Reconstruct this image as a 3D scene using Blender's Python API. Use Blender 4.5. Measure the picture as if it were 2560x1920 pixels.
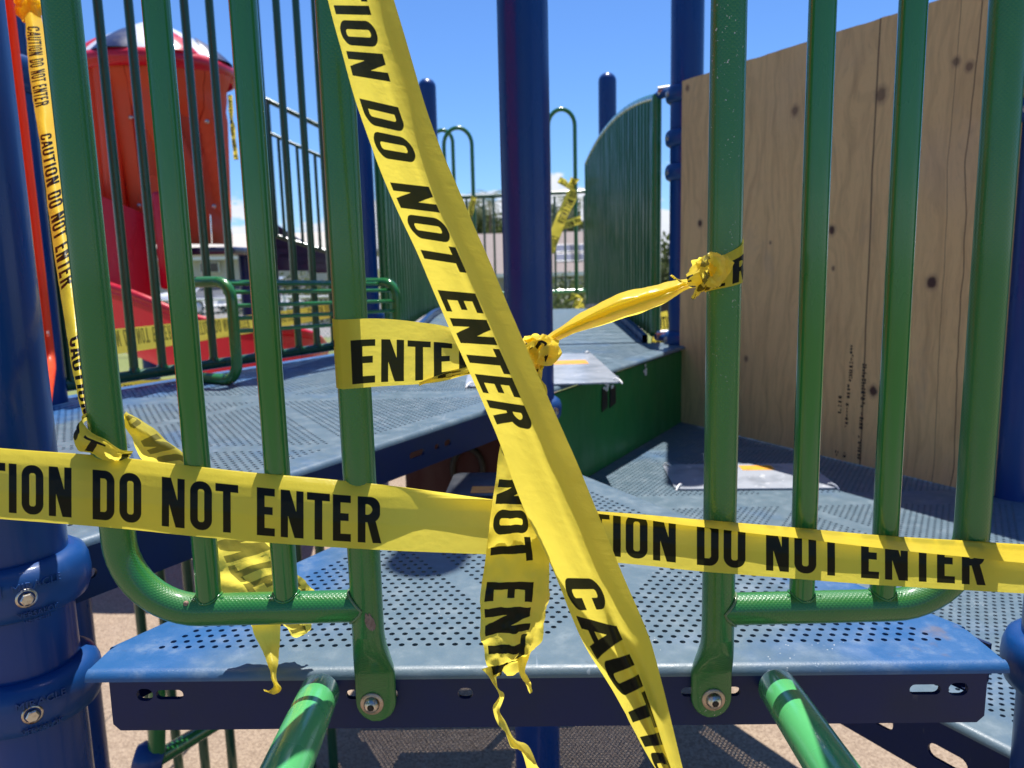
import bpy, bmesh, math, random
import numpy as np
from mathutils import Vector, Matrix
from mathutils.geometry import tessellate_polygon

for o in list(bpy.data.objects):
    bpy.data.objects.remove(o)
S = bpy.context.scene
COL = S.collection
rnd = random.Random(7)
PI = math.pi

# ------------------------------------------------------------------ camera
EYE = 1.75                                   # lens height above the rubber ground
FPX, PITCH, ROLL = 1925.376, 0.154082, 0.024396
_f = Vector((0, math.cos(PITCH), -math.sin(PITCH)))
_r = Vector((1, 0, 0))
_d = _f.cross(_r)
_rt = _r * math.cos(ROLL) + _d * math.sin(ROLL)
_dn = _d * math.cos(ROLL) - _r * math.sin(ROLL)
cam_d = bpy.data.cameras.new('camera')
cam = bpy.data.objects.new('camera', cam_d)
COL.objects.link(cam)
cam.matrix_world = Matrix(((_rt.x, -_dn.x, -_f.x, 0), (_rt.y, -_dn.y, -_f.y, 0),
                           (_rt.z, -_dn.z, -_f.z, EYE), (0, 0, 0, 1)))
cam_d.sensor_width = 36.0
cam_d.lens = FPX / 2560 * 36.0
cam_d.clip_start = 0.02
cam_d.clip_end = 3000
cam_d.dof.use_dof = True
cam_d.dof.focus_distance = 0.80
cam_d.dof.aperture_fstop = 8.5
S.camera = cam

# ------------------------------------------------------------------ sky and sun
SUN = Vector((0.065, 0.305, 1.0)).normalized()
elev = math.asin(SUN.z)
azim = math.atan2(SUN.x, SUN.y)
W = bpy.data.worlds.new('World')
S.world = W
W.use_nodes = True
nt = W.node_tree
nt.nodes.clear()
N, Lk = nt.nodes.new, nt.links.new
out = N('ShaderNodeOutputWorld')
bg = N('ShaderNodeBackground')
bg.inputs['Strength'].default_value = 0.068
sky = N('ShaderNodeTexSky')
sky.sky_type = 'NISHITA'
sky.sun_disc = False
sky.sun_elevation = elev
sky.sun_rotation = azim
sky.altitude = 20
sky.air_density = 1.0
sky.dust_density = 0.05
sky.ozone_density = 4.0
tc = N('ShaderNodeTexCoord')
sep = N('ShaderNodeSeparateXYZ')
Lk(tc.outputs['Generated'], sep.inputs[0])
mp = N('ShaderNodeMapping')
mp.inputs['Scale'].default_value = (1, 1, 2.3)
Lk(tc.outputs['Generated'], mp.inputs[0])
nz = N('ShaderNodeTexNoise')
nz.inputs['Scale'].default_value = 9.0
nz.inputs['Detail'].default_value = 9
nz.inputs['Roughness'].default_value = 0.55
Lk(mp.outputs[0], nz.inputs['Vector'])
# cumulus bank low on the horizon, ragged above
m1 = N('ShaderNodeMapRange'); m1.inputs[1].default_value = 0.0; m1.inputs[2].default_value = 0.172
m1.inputs[3].default_value = 0.24; m1.inputs[4].default_value = 0.80
Lk(sep.outputs['Z'], m1.inputs[0])
sb = N('ShaderNodeMath'); sb.operation = 'SUBTRACT'
Lk(nz.outputs['Fac'], sb.inputs[0]); Lk(m1.outputs[0], sb.inputs[1])
m2 = N('ShaderNodeMapRange'); m2.interpolation_type = 'SMOOTHSTEP'
m2.inputs[1].default_value = -0.015; m2.inputs[2].default_value = 0.05
Lk(sb.outputs[0], m2.inputs[0])
nz2 = N('ShaderNodeTexNoise'); nz2.inputs['Scale'].default_value = 16; nz2.inputs['Detail'].default_value = 6
Lk(mp.outputs[0], nz2.inputs['Vector'])
cr = N('ShaderNodeMix'); cr.data_type = 'RGBA'
cr.inputs[6].default_value = (5.6, 6.2, 7.4, 1); cr.inputs[7].default_value = (9.0, 9.1, 9.4, 1)
Lk(nz2.outputs['Fac'], cr.inputs[0])
tint = N('ShaderNodeMix'); tint.data_type = 'RGBA'; tint.blend_type = 'MULTIPLY'
tint.inputs[0].default_value = 1.0
tint.inputs[7].default_value = (0.66, 0.92, 1.30, 1)
Lk(sky.outputs[0], tint.inputs[6])
mx = N('ShaderNodeMix'); mx.data_type = 'RGBA'
Lk(m2.outputs[0], mx.inputs[0]); Lk(tint.outputs[2], mx.inputs[6]); Lk(cr.outputs[2], mx.inputs[7])
Lk(mx.outputs[2], bg.inputs['Color']); Lk(bg.outputs[0], out.inputs[0])

sun_d = bpy.data.lights.new('sun', 'SUN')
sun_d.energy = 4.4
sun_d.angle = math.radians(0.40)
sun_d.color = (1.0, 0.96, 0.90)
sun = bpy.data.objects.new('sun', sun_d)
COL.objects.link(sun)
sun.rotation_euler = (-SUN).to_track_quat('-Z', 'Y').to_euler()
sun.location = (0, 0, 8)

vs = S.view_settings
vs.view_transform = 'Standard'
vs.look = 'None'
vs.exposure = 0.86
vs.gamma = 1.0
vs.use_curve_mapping = False

# ------------------------------------------------------------------ building helpers
ORIG = {}


def at(x, y, Y):
    """World point seen at (x, y) of the 2212 x 1659 view of the photo, at forward distance Y."""
    k = 2560 / 2212
    v = _rt * ((x * k - 1280) / FPX) + _dn * ((y * k - 960) / FPX) + _f
    v = v * (Y / v.y)
    return Vector((v.x, v.y, v.z + EYE))


def on_z(x, y, z):
    k = 2560 / 2212
    v = _rt * ((x * k - 1280) / FPX) + _dn * ((y * k - 960) / FPX) + _f
    v = v * ((z - EYE) / v.z)
    return Vector((v.x, v.y, z))


class MB:
    def __init__(s):
        s.v, s.f, s.uv, s.flat = [], [], [], []

    def add(s, verts, faces, uvs=None, flat=False):
        b = len(s.v)
        s.v += [tuple(p) for p in verts]
        for k, fc in enumerate(faces):
            s.f.append([i + b for i in fc])
            s.uv.append(uvs[k] if uvs else [(0, 0)] * len(fc))
            s.flat.append(flat)

    def box(s, c, size, rot=None, bev=0.0):
        c = Vector(c)
        h = Vector(size) / 2
        R = rot or Matrix.Identity(3)
        if bev <= 0:
            P = [c + R @ Vector((sx * h.x, sy * h.y, sz * h.z)) for sz in (-1, 1) for sy in (-1, 1) for sx in (-1, 1)]
            F = [(0, 2, 3, 1), (4, 5, 7, 6), (0, 1, 5, 4), (2, 6, 7, 3), (0, 4, 6, 2), (1, 3, 7, 5)]
            s.add(P, F, flat=True)
            return
        bm = bmesh.new()
        bmesh.ops.create_cube(bm, size=1.0)
        for v in bm.verts:
            v.co = Vector((v.co.x * size[0], v.co.y * size[1], v.co.z * size[2]))
        bmesh.ops.bevel(bm, geom=bm.edges[:], offset=bev, segments=2, affect='EDGES', profile=.6)
        bm.verts.index_update()
        P = [c + R @ v.co for v in bm.verts]
        F = [tuple(v.index for v in f.verts) for f in bm.faces]
        bm.free()
        s.add(P, F)

    def tube(s, pts, r, n=16, caps=True, closed=False, ry=None):
        pts = [Vector(p) for p in pts]
        m = len(pts)
        rs = r if isinstance(r, (list, tuple)) else [r] * m
        T = []
        for i in range(m):
            if closed:
                t = pts[(i + 1) % m] - pts[i - 1]
            else:
                t = pts[min(i + 1, m - 1)] - pts[max(i - 1, 0)]
            T.append(t.normalized())
        ref = Vector((0, 0, 1)) if abs(T[0].z) < 0.9 else Vector((0, -1, 0))
        u = (ref - T[0] * ref.dot(T[0])).normalized()
        P, vl, L = [], [], 0.0
        for i in range(m):
            if i:
                L += (pts[i] - pts[i - 1]).length
                u = (u - T[i] * u.dot(T[i])).normalized()
            w = T[i].cross(u)
            vl.append(L)
            for k in range(n):
                a = 2 * PI * k / n
                P.append(pts[i] + (u * math.cos(a) + w * math.sin(a)) * rs[i])
        F, U = [], []
        rr = max(rs)
        for i in range(m if closed else m - 1):
            j = (i + 1) % m
            v0, v1 = vl[i], vl[j] if j else L + (pts[0] - pts[-1]).length
            for k in range(n):
                k2 = (k + 1) % n
                F.append((i * n + k, i * n + k2, j * n + k2, j * n + k))
                a0, a1 = 2 * PI * k / n * rr, 2 * PI * (k + 1) / n * rr
                U.append([(a0, v0), (a1, v0), (a1, v1), (a0, v1)])
        s.add(P, F, U)
        if caps and not closed:
            s.add(P[:n], [tuple(reversed(range(n)))], flat=True)
            s.add(P[-n:], [tuple(range(n))], flat=True)

    def lathe(s, prof, c, n=32, axis=Vector((0, 0, 1))):
        c = Vector(c)
        q = Vector((0, 0, 1)).rotation_difference(axis)
        P, F, U = [], [], []
        for (r, z) in prof:
            for k in range(n):
                a = 2 * PI * k / n
                P.append(c + q @ Vector((r * math.cos(a), r * math.sin(a), z)))
        for i in range(len(prof) - 1):
            for k in range(n):
                k2 = (k + 1) % n
                F.append((i * n + k, i * n + k2, (i + 1) * n + k2, (i + 1) * n + k))
                rr = max(p[0] for p in prof)
                a0, a1 = 2 * PI * k / n * rr, 2 * PI * (k + 1) / n * rr
                U.append([(a0, prof[i][1]), (a1, prof[i][1]), (a1, prof[i + 1][1]), (a0, prof[i + 1][1])])
        s.add(P, F, U)

    def plate(s, o, ex, ey, outline, holes=(), thick=0.004, nrm=None):
        """flat sheet with real holes, in the frame o + a*ex + b*ey; nrm points out of its front"""
        o, ex, ey = Vector(o), Vector(ex), Vector(ey)
        nn = Vector(nrm) if nrm is not None else ex.cross(ey)
        loops = [list(outline)] + [list(h) for h in holes]
        tri = tessellate_polygon([[Vector((a, b, 0)) for a, b in lp] for lp in loops])
        flatp = [p for lp in loops for p in lp]
        P = [o + ex * a + ey * b for a, b in flatp]
        Q = [p - nn * thick for p in P]
        F, U = [], []
        for t in tri:
            a, b, c = (P[i] for i in t)
            t = tuple(t) if (b - a).cross(c - a).dot(nn) > 0 else tuple(reversed(t))
            F.append(t); U.append([flatp[i] for i in t])
        s.add(P, F, U, flat=True)
        s.add(Q, [tuple(reversed(t)) for t in F], [list(reversed(u)) for u in U], flat=True)
        b0 = 0
        for lp in loops:
            n = len(lp)
            idx = list(range(b0, b0 + n))
            V = [P[i] for i in idx] + [Q[i] for i in idx]
            cen = sum((P[i] for i in idx), Vector()) / n
            FF = []
            for i in range(n):
                j = (i + 1) % n
                FF.append((i, j, n + j, n + i))
            s.add(V, FF, flat=True)
            b0 += n


def tag(o, label=None, cat=None, group=None, kind=None):
    if label: o['label'] = label
    if cat: o['category'] = cat
    if group: o['group'] = group
    if kind: o['kind'] = kind
    return o


def thing(name, label, cat, loc=(0, 0, 0), group=None):
    o = bpy.data.objects.new(name, None)
    o.empty_display_size = 0.1
    COL.objects.link(o)
    o.location = loc
    ORIG[o.name] = Vector(loc)
    return tag(o, label, cat, group)


def obj(name, mb, mat, parent=None, loc=None, smooth=True, angle=40):
    org = ORIG[parent.name].copy() if parent else Vector((0, 0, 0))
    if loc is not None:
        org = Vector(loc)
    me = bpy.data.meshes.new(name)
    V = np.array(mb.v, dtype=np.float64) - np.array(org)
    me.from_pydata(V.tolist(), [], mb.f)
    uvl = me.uv_layers.new(name='UVMap')
    flat = [c for u in mb.uv for p in u for c in p]
    uvl.data.foreach_set('uv', flat)
    if smooth:
        me.polygons.foreach_set('use_smooth', [not fl for fl in mb.flat])
    me.materials.append(mat)
    o = bpy.data.objects.new(name, me)
    COL.objects.link(o)
    if parent:
        o.parent = parent
        o.location = org - ORIG[parent.name]
    else:
        o.location = org
    ORIG[o.name] = org
    return o


def dup(root, loc, label=None, rotz=None):
    def cp(o, par):
        c = o.copy()
        COL.objects.link(c)
        c.parent = par
        for ch in o.children:
            cp(ch, c)
        return c
    r = cp(root, None)
    r.location = loc
    if rotz is not None:
        r.rotation_euler.z = rotz
    if label:
        r['label'] = label
    ORIG[r.name] = Vector(loc)
    return r


def part_dup(o, parent, dloc):
    c = o.copy()
    COL.objects.link(c)
    c.parent = parent
    c.location = o.location + Vector(dloc)
    ORIG[c.name] = ORIG[o.name] + Vector(dloc)
    return c


def bend(pts, r, n=8):
    """round the corners of a polyline"""
    pts = [Vector(p) for p in pts]
    out_ = [pts[0]]
    for i in range(1, len(pts) - 1):
        a, b, c = pts[i - 1], pts[i], pts[i + 1]
        d1, d2 = (a - b).normalized(), (c - b).normalized()
        ang = d1.angle(d2)
        if ang > PI - 0.02:
            out_.append(b); continue
        t = min(r / math.tan(ang / 2), (a - b).length * .49, (c - b).length * .49)
        rr = t * math.tan(ang / 2)
        bis = (d1 + d2).normalized()
        cen = b + bis * (rr / math.sin(ang / 2))
        s0 = b + d1 * t - cen
        s1 = b + d2 * t - cen
        tot = s0.angle(s1)
        ax = s0.cross(s1).normalized()
        for k in range(n + 1):
            out_.append(cen + Matrix.Rotation(tot * k / n, 3, ax) @ s0)
    out_.append(pts[-1])
    return out_


def refine(pts, step):
    o = [Vector(pts[0])]
    for a, b in zip(pts, pts[1:]):
        a, b = Vector(a), Vector(b)
        n = max(1, int((b - a).length / step))
        for k in range(1, n + 1):
            o.append(a.lerp(b, k / n))
    return o


def catmull(P, t):
    n = len(P)
    i = min(int(t), n - 2)
    f = t - i
    p0, p1, p2, p3 = P[max(i - 1, 0)], P[i], P[i + 1], P[min(i + 2, n - 1)]
    return 0.5 * ((2 * p1) + (p2 - p0) * f + (2 * p0 - 5 * p1 + 4 * p2 - p3) * f * f + (3 * p1 - p0 - 3 * p2 + p3) * f ** 3)


def hnoise(x, y, z=0.0):
    from mathutils import noise
    return noise.noise(Vector((x, y, z)))


# ------------------------------------------------------------------ materials
def srgb(r, g, b):
    return tuple(((c / 255) / 12.92 if c / 255 <= 0.04045 else ((c / 255 + 0.055) / 1.055) ** 2.4) for c in (r, g, b)) + (1,)


class M:
    def __init__(s, name, base=(.5, .5, .5, 1), rough=.5, metal=0.0, coat=0.0, spec=.5):
        s.m = bpy.data.materials.new(name)
        s.m.use_nodes = True
        s.t = s.m.node_tree
        s.p = s.t.nodes['Principled BSDF']
        s.p.inputs['Base Color'].default_value = base
        s.p.inputs['Roughness'].default_value = rough
        s.p.inputs['Metallic'].default_value = metal
        s.p.inputs['Coat Weight'].default_value = coat
        s.p.inputs['Coat Roughness'].default_value = 0.12
        s.p.inputs['Specular IOR Level'].default_value = spec
        s._tc = None

    def n(s, t, **kw):
        k = s.t.nodes.new(t)
        for a, b in kw.items():
            setattr(k, a, b)
        return k

    def l(s, a, b):
        s.t.links.new(a, b)

    def co(s, which='Object'):
        if s._tc is None:
            s._tc = s.n('ShaderNodeTexCoord')
        return s._tc.outputs[which]

    def noise(s, scale, detail=4, rough=.55, src=None, sc=None, dist=0.0):
        v = src or s.co()
        if sc:
            mp_ = s.n('ShaderNodeMapping')
            mp_.inputs['Scale'].default_value = sc
            s.l(v, mp_.inputs[0]); v = mp_.outputs[0]
        k = s.n('ShaderNodeTexNoise')
        k.inputs['Scale'].default_value = scale
        k.inputs['Detail'].default_value = detail
        k.inputs['Roughness'].default_value = rough
        k.inputs['Distortion'].default_value = dist
        s.l(v, k.inputs['Vector'])
        return k.outputs['Fac']

    def math(s, op, a, b=None, c=None, clamp=False):
        k = s.n('ShaderNodeMath', operation=op, use_clamp=clamp)
        for i, q in enumerate((a, b, c)):
            if q is None: continue
            if isinstance(q, (int, float)): k.inputs[i].default_value = q
            else: s.l(q, k.inputs[i])
        return k.outputs[0]

    def ramp(s, x, lo, hi, a=0.0, b=1.0, smooth=True):
        k = s.n('ShaderNodeMapRange')
        k.interpolation_type = 'SMOOTHSTEP' if smooth else 'LINEAR'
        k.inputs[1].default_value = lo; k.inputs[2].default_value = hi
        k.inputs[3].default_value = a; k.inputs[4].default_value = b
        s.l(x, k.inputs[0])
        return k.outputs[0]

    def mix(s, f, a, b, blend='MIX'):
        k = s.n('ShaderNodeMix', data_type='RGBA', blend_type=blend)
        for i, q in ((0, f), (6, a), (7, b)):
            if isinstance(q, (int, float)): k.inputs[i].default_value = q
            elif isinstance(q, tuple): k.inputs[i].default_value = q
            else: s.l(q, k.inputs[i])
        return k.outputs[2]

    def base(s, x): s.l(x, s.p.inputs['Base Color'])
    def rough(s, x): s.l(x, s.p.inputs['Roughness'])

    def bump(s, h, dist, strength=1.0):
        k = s.n('ShaderNodeBump')
        k.inputs['Distance'].default_value = dist
        k.inputs['Strength'].default_value = strength
        s.l(h, k.inputs['Height'])
        s.l(k.outputs[0], s.p.inputs['Normal'])
        return k.outputs[0]

    def sep(s, v):
        k = s.n('ShaderNodeSeparateXYZ'); s.l(v, k.inputs[0]); return k.outputs


def paint(name, base, rough=.33, knurl=False, wear=.25, chips=False, coat=.5, spec=.4, trans=0.0):
    k = M(name, base, rough, coat=coat, spec=spec)
    n1 = k.noise(3.5, 6, sc=(1, 1, .35))
    dull = tuple(c * .62 + .018 for c in base[:3]) + (1,)
    pale = tuple(min(1, c * 1.25 + .035) for c in base[:3]) + (1,)
    c = k.mix(k.ramp(n1, .38, .72, 0, wear * 2), base, dull)
    n2 = k.noise(38, 5, .6, sc=(1, 1, .25))
    c = k.mix(k.ramp(n2, .56, .78, 0, wear), c, pale)
    sc_ = k.noise(150, 2, .5, sc=(1, 1, .025))
    c = k.mix(k.math('MULTIPLY', k.ramp(sc_, .70, .74, 0, wear * 1.6), k.ramp(k.noise(5, 3), .5, .62)), c, pale)
    gr = k.noise(7, 6, .7, sc=(1, 1, .5))
    c = k.mix(k.ramp(gr, .60, .80, 0, wear * 1.2), c, tuple(q * .5 + .012 for q in base[:3]) + (1,))
    if chips:
        cl = k.ramp(k.noise(9, 3, sc=(1, 1, .6)), .46, .62)
        spot = k.math('MULTIPLY', k.ramp(k.noise(330, 3, .6), .655, .69), cl)
        spot2 = k.math('MULTIPLY', k.ramp(k.noise(120, 3, .6), .71, .735), k.ramp(k.noise(6, 2), .48, .58))
        c = k.mix(k.math('MAXIMUM', spot, spot2), c, (.5, .47, .42, 1))
    k.base(c)
    n3 = k.noise(14, 5, sc=(1, 1, .3))
    k.rough(k.ramp(n3, .3, .75, rough - .08, rough + .2))
    if knurl:
        uv = k.sep(k.co('UV'))
        w = 2 * PI / .0046
        a = k.math('SINE', k.math('MULTIPLY', k.math('ADD', uv[0], uv[1]), w))
        b = k.math('SINE', k.math('MULTIPLY', k.math('SUBTRACT', uv[0], uv[1]), w))
        h = k.math('MAXIMUM', a, b)
        h = k.math('ADD', k.math('MULTIPLY', h, .8), k.math('MULTIPLY', k.noise(420, 2), .5))
        k.bump(h, .00020, .6)
    else:
        k.bump(k.noise(160, 3), .0003, .25)
    if trans:
        tr = k.n('ShaderNodeBsdfTranslucent'); k.l(c, tr.inputs['Color'])
        ms = k.n('ShaderNodeMixShader'); ms.inputs[0].default_value = trans
        k.l(k.p.outputs[0], ms.inputs[1]); k.l(tr.outputs[0], ms.inputs[2])
        k.l(ms.outputs[0], [q for q in k.t.nodes if q.type == 'OUTPUT_MATERIAL'][0].inputs[0])
    return k.m


GREEN = (.021, .158, .031, 1)
BLUE = (.0006, .040, .190, 1)
MT = {}
MT['green_knurl'] = paint('green_textured_coating', GREEN, .34, knurl=True)
MT['green_chip'] = paint('green_textured_coating_chipped', GREEN, .34, knurl=True, chips=True)
MT['green'] = paint('green_smooth_coating', (.023, .168, .034, 1), .22)
MT['green_bright'] = paint('green_coating_painted_sunlit', (.080, .38, .125, 1), .2, wear=.12)  # same green paint, its sunlit brightness put into the base colour
MT['green_far'] = paint('green_coating_painted_shade', (.010, .078, .030, 1), .28)  # same green paint, darkened in colour to stand for shade on the bars
MT['green_panel'] = paint('green_panel_paint', (.019, .160, .038, 1), .45, coat=.05, spec=.22)
MT['blue'] = paint('blue_gloss_paint', BLUE, .30, wear=.2, coat=.15, spec=.3)
MT['blue_cast'] = paint('blue_cast_clamp_paint', (.003, .048, .19, 1), .38, wear=.25, coat=.2, spec=.3)
MT['orange'] = paint('orange_plastic', (1.0, .15, .05, 1), .36, wear=.03, coat=.05, trans=.5)
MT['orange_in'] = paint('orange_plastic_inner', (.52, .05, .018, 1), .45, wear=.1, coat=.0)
MT['crimson'] = paint('crimson_plastic', (.60, .014, .034, 1), .3, wear=.08, coat=.15, trans=.15)
MT['white_pl'] = paint('white_plastic', (.70, .71, .74, 1), .3, wear=.05)
MT['navy'] = paint('navy_plastic', (.010, .016, .065, 1), .4, wear=.1)
MT['weld'] = paint('weld_bead_paint', (.10, .17, .07, 1), .5, wear=.5)

# zinc / steel
k = M('zinc_bolt', (.62, .58, .50, 1), .32, metal=1.0)
k.base(k.mix(k.ramp(k.noise(90, 4), .45, .7), (.60, .57, .52, 1), (.24, .14, .07, 1)))
MT['zinc'] = k.m
k = M('washer_steel', (.55, .45, .36, 1), .45, metal=.75)
k.base(k.mix(k.noise(120, 4), (.58, .50, .42, 1), (.38, .24, .15, 1)))
MT['washer'] = k.m
MT['black'] = M('dark_socket', (.012, .010, .009, 1), .6).m
k = M('rust_spot', (.16, .075, .045, 1), .8)
k.base(k.mix(k.noise(300, 5), (.10, .04, .025, 1), (.36, .25, .20, 1)))
k.bump(k.noise(400, 4), .0005, .8)
MT['rust'] = k.m

# deck coating: blue PVC worn grey-blue where feet go
def deckmat(name, worn_x=None, edge=None):
    k = M(name, (.1, .2, .4, 1), .42)
    blue, grey, pale = (.017, .092, .245, 1), (.088, .136, .170, 1), (.21, .26, .29, 1)
    n1 = k.noise(2.6, 7, .6)
    n2 = k.noise(26, 6, .65)
    if worn_x is not None:
        x = k.sep(k.co())[0]
        dx = k.math('ABSOLUTE', k.math('SUBTRACT', x, worn_x[0]))
        t = k.math('ADD', dx, k.math('MULTIPLY', k.math('SUBTRACT', n1, .5), .55))
        w = k.ramp(t, worn_x[1] - .10, worn_x[1] + .10, 1, 0)
    else:
        w = k.ramp(n1, .28, .48, .45, 1)
    if edge is not None:
        q = k.sep(k.co())
        (ex_, ey_), (nx_, ny_) = edge
        dd = k.math('ADD', k.math('MULTIPLY', k.math('SUBTRACT', q[0], ex_), nx_), k.math('MULTIPLY', k.math('SUBTRACT', q[1], ey_), ny_))
        dd = k.math('ADD', dd, k.math('MULTIPLY', k.math('SUBTRACT', n1, .5), .5))
        w = k.math('MULTIPLY', w, k.ramp(dd, .14, .34))
    c = k.mix(w, blue, grey)
    c = k.mix(k.ramp(n2, .5, .8, 0, .42), c, pale)
    n4 = k.noise(7, 4, .5, sc=(1, 1.6, 1))
    c = k.mix(k.ramp(n4, .60, .75, 0, .16), c, (.22, .28, .40, 1))
    vo = k.n('ShaderNodeTexVoronoi'); vo.inputs['Scale'].default_value = 150
    k.l(k.co(), vo.inputs['Vector'])
    c = k.mix(k.math('MULTIPLY', k.ramp(vo.outputs['Distance'], .15, .08), k.ramp(k.noise(9, 2), .60, .68)), c, (.62, .62, .60, 1))
    n5 = k.noise(3.1, 5, .7, dist=.6)
    c = k.mix(k.ramp(n5, .66, .74, 0, .55), c, (.15, .11, .085, 1))
    for sc3, th in (((1, .03, 1), .72), ((.04, 1, 1), .735)):
        scr = k.noise(70, 2, .5, sc=sc3, dist=.15)
        c = k.mix(k.math('MULTIPLY', k.ramp(scr, th, th + .03, 0, .5), k.ramp(k.noise(4, 3), .48, .6)), c, (.30, .35, .40, 1))
    c = k.mix(k.ramp(k.noise(48, 6, .75), .60, .72, 0, .35), c, (.06, .058, .052, 1))
    k.base(c)
    k.rough(k.ramp(n2, .3, .7, .33, .55))
    k.bump(k.noise(330, 4, .6), .0006, .5)
    return k.m


MT['deck_f'] = deckmat('worn_blue_deck_coating', (0.03, .34))
MT['deck'] = deckmat('worn_grey_blue_deck_coating')
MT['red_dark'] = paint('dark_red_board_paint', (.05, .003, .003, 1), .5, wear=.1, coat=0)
MT['board_shaded'] = paint('scuffed_board_painted_shade', (.028, .034, .045, 1), .35, wear=.8, coat=.1)  # white plate with the shade over it painted in as a dark base
k = M('navy_apron_coating', (.012, .035, .13, 1), .42, spec=.28)
n1 = k.noise(9, 6, .6)
c = k.mix(k.ramp(n1, .35, .7), (.002, .0135, .075, 1), (.006, .017, .060, 1))
c = k.mix(k.ramp(k.noise(60, 5, .7, sc=(1, 1, .3)), .66, .80, 0, .6), c, (.10, .105, .11, 1))
k.base(c); k.bump(k.noise(250, 4), .0004, .4)
MT['apron'] = k.m

# rubber ground
k = M('tan_rubber_surfacing', (.4, .3, .22, 1), .9)
vo = k.n('ShaderNodeTexVoronoi'); vo.inputs['Scale'].default_value = 130
k.l(k.co(), vo.inputs['Vector'])
cc = k.n('ShaderNodeSeparateColor'); k.l(vo.outputs['Color'], cc.inputs[0])
c = k.mix(cc.outputs[0], (.185, .128, .082, 1), (.365, .275, .19, 1))
c = k.mix(k.ramp(k.noise(1.1, 5), .35, .7, 0, .35), c, (.26, .20, .16, 1))
k.base(c); k.bump(vo.outputs['Distance'], .004, .7)
MT['rubber'] = k.m
k = M('dry_lawn', (.1, .14, .03, 1), .95)
c = k.mix(k.noise(.5, 6), (.13, .17, .035, 1), (.21, .215, .07, 1))
c = k.mix(k.ramp(k.noise(14, 5), .45, .7, 0, .5), c, (.065, .10, .02, 1))
k.base(c); MT['lawn'] = k.m
k = M('asphalt', (.055, .053, .05, 1), .9)
k.base(k.mix(k.noise(6, 6), (.16, .15, .14, 1), (.24, .225, .21, 1))); MT['asphalt'] = k.m

# plywood with knots, checks and grain
k = M('weathered_plywood', (.4, .28, .17, 1), .72)
uv = k.sep(k.co('UV'))
cmb = k.n('ShaderNodeCombineXYZ')
warp = k.noise(2.2, 3, src=k.co('UV'), sc=(1.5, .55, 1))
ux = k.math('ADD', uv[0], k.math('MULTIPLY', warp, .22))
k.l(k.math('MULTIPLY', ux, 1.0), cmb.inputs[0]); k.l(k.math('MULTIPLY', uv[1], .06), cmb.inputs[1])
g1 = k.noise(55, 6, .6, src=cmb.outputs[0])
wv = k.n('ShaderNodeTexWave'); wv.wave_type = 'BANDS'; wv.bands_direction = 'X'
wv.inputs['Scale'].default_value = 4.2; wv.inputs['Distortion'].default_value = 11.0
wv.inputs['Detail'].default_value = 3; wv.inputs['Detail Scale'].default_value = 1.2
cmb2 = k.n('ShaderNodeCombineXYZ')
k.l(ux, cmb2.inputs[0]); k.l(k.math('MULTIPLY', uv[1], .42), cmb2.inputs[1])
k.l(cmb2.outputs[0], wv.inputs['Vector'])
c = k.mix(k.noise(1.7, 4, src=k.co('UV')), (.78, .515, .205, 1), (.68, .445, .195, 1))
c = k.mix(k.ramp(g1, .42, .76, 0, .48), c, (.36, .215, .085, 1))
fg = k.noise(420, 3, .6, src=cmb.outputs[0])
c = k.mix(k.ramp(fg, .52, .75, 0, .38), c, (.30, .19, .09, 1))
c = k.mix(k.ramp(k.noise(3.2, 5, .65, src=k.co('UV'), sc=(1.6, .7, 1)), .56, .74, 0, .42), c, (.36, .27, .18, 1))
c = k.mix(k.ramp(wv.outputs['Fac'], .80, 1.0, 0, .26), c, (.46, .29, .12, 1))
c = k.mix(k.ramp(k.noise(.9, 4, src=k.co('UV')), .5, .75, 0, .4), c, (.42, .34, .28, 1))
KNOTS = [(.537, 1.118, .020), (.846, 1.109, .026), (1.063, 1.151, .015), (1.101, 1.131, .016), (.107, .784, .017), (.696, .730, .018),
         (1.031, .570, .022), (.868, .239, .021), (.353, .290, .013), (.707, .611, .009), (.03, 1.29, .014), (.30, .52, .007), (.45, .70, .007), (.66, .10, .016), (.60, .40, .006)]
for i, (a, b, r) in enumerate(KNOTS):
    r *= .72
    dx = k.math('MULTIPLY', k.math('SUBTRACT', uv[0], a), 1 / r)
    dy = k.math('MULTIPLY', k.math('SUBTRACT', uv[1], b), 1 / (r * 1.25))
    d = k.math('SQRT', k.math('ADD', k.math('MULTIPLY', dx, dx), k.math('MULTIPLY', dy, dy)))
    d = k.math('ADD', d, k.math('MULTIPLY', k.math('SUBTRACT', k.noise(60, 3, src=k.co('UV')), .5), .7))
    halo = k.ramp(d, .8, 1.7, .45, 0)
    c = k.mix(halo, c, (.22, .13, .075, 1))
    c = k.mix(k.ramp(d, .55, 1.0, .95 if i in (4, 5, 6, 7) else .55, 0), c, (.055, .022, .016, 1))
for (u0, am, w, a0, a1) in ((.832, .012, .0030, -.2, 1.5), (1.118, .05, .0018, -.2, 1.5), (1.065, .03, .0010, .1, .7)):
    wob = k.math('MULTIPLY', k.math('SUBTRACT', k.noise(1.6, 3, src=k.co('UV'), sc=(.1, 1, 1)), .5), am * 2)
    d = k.math('ABSOLUTE', k.math('SUBTRACT', k.math('ADD', uv[0], wob), u0))
    c = k.mix(k.ramp(d, w * .4, w * 1.3, .85, 0), c, (.06, .035, .02, 1))
k.base(c); k.bump(g1, .0015, .5)
MT['ply'] = k.m
MT['ply_edge'] = M('plywood_edge', (.36, .25, .15, 1), .8).m
MT['ink'] = M('black_stamp_ink', (.018, .016, .015, 1), .7).m

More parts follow.
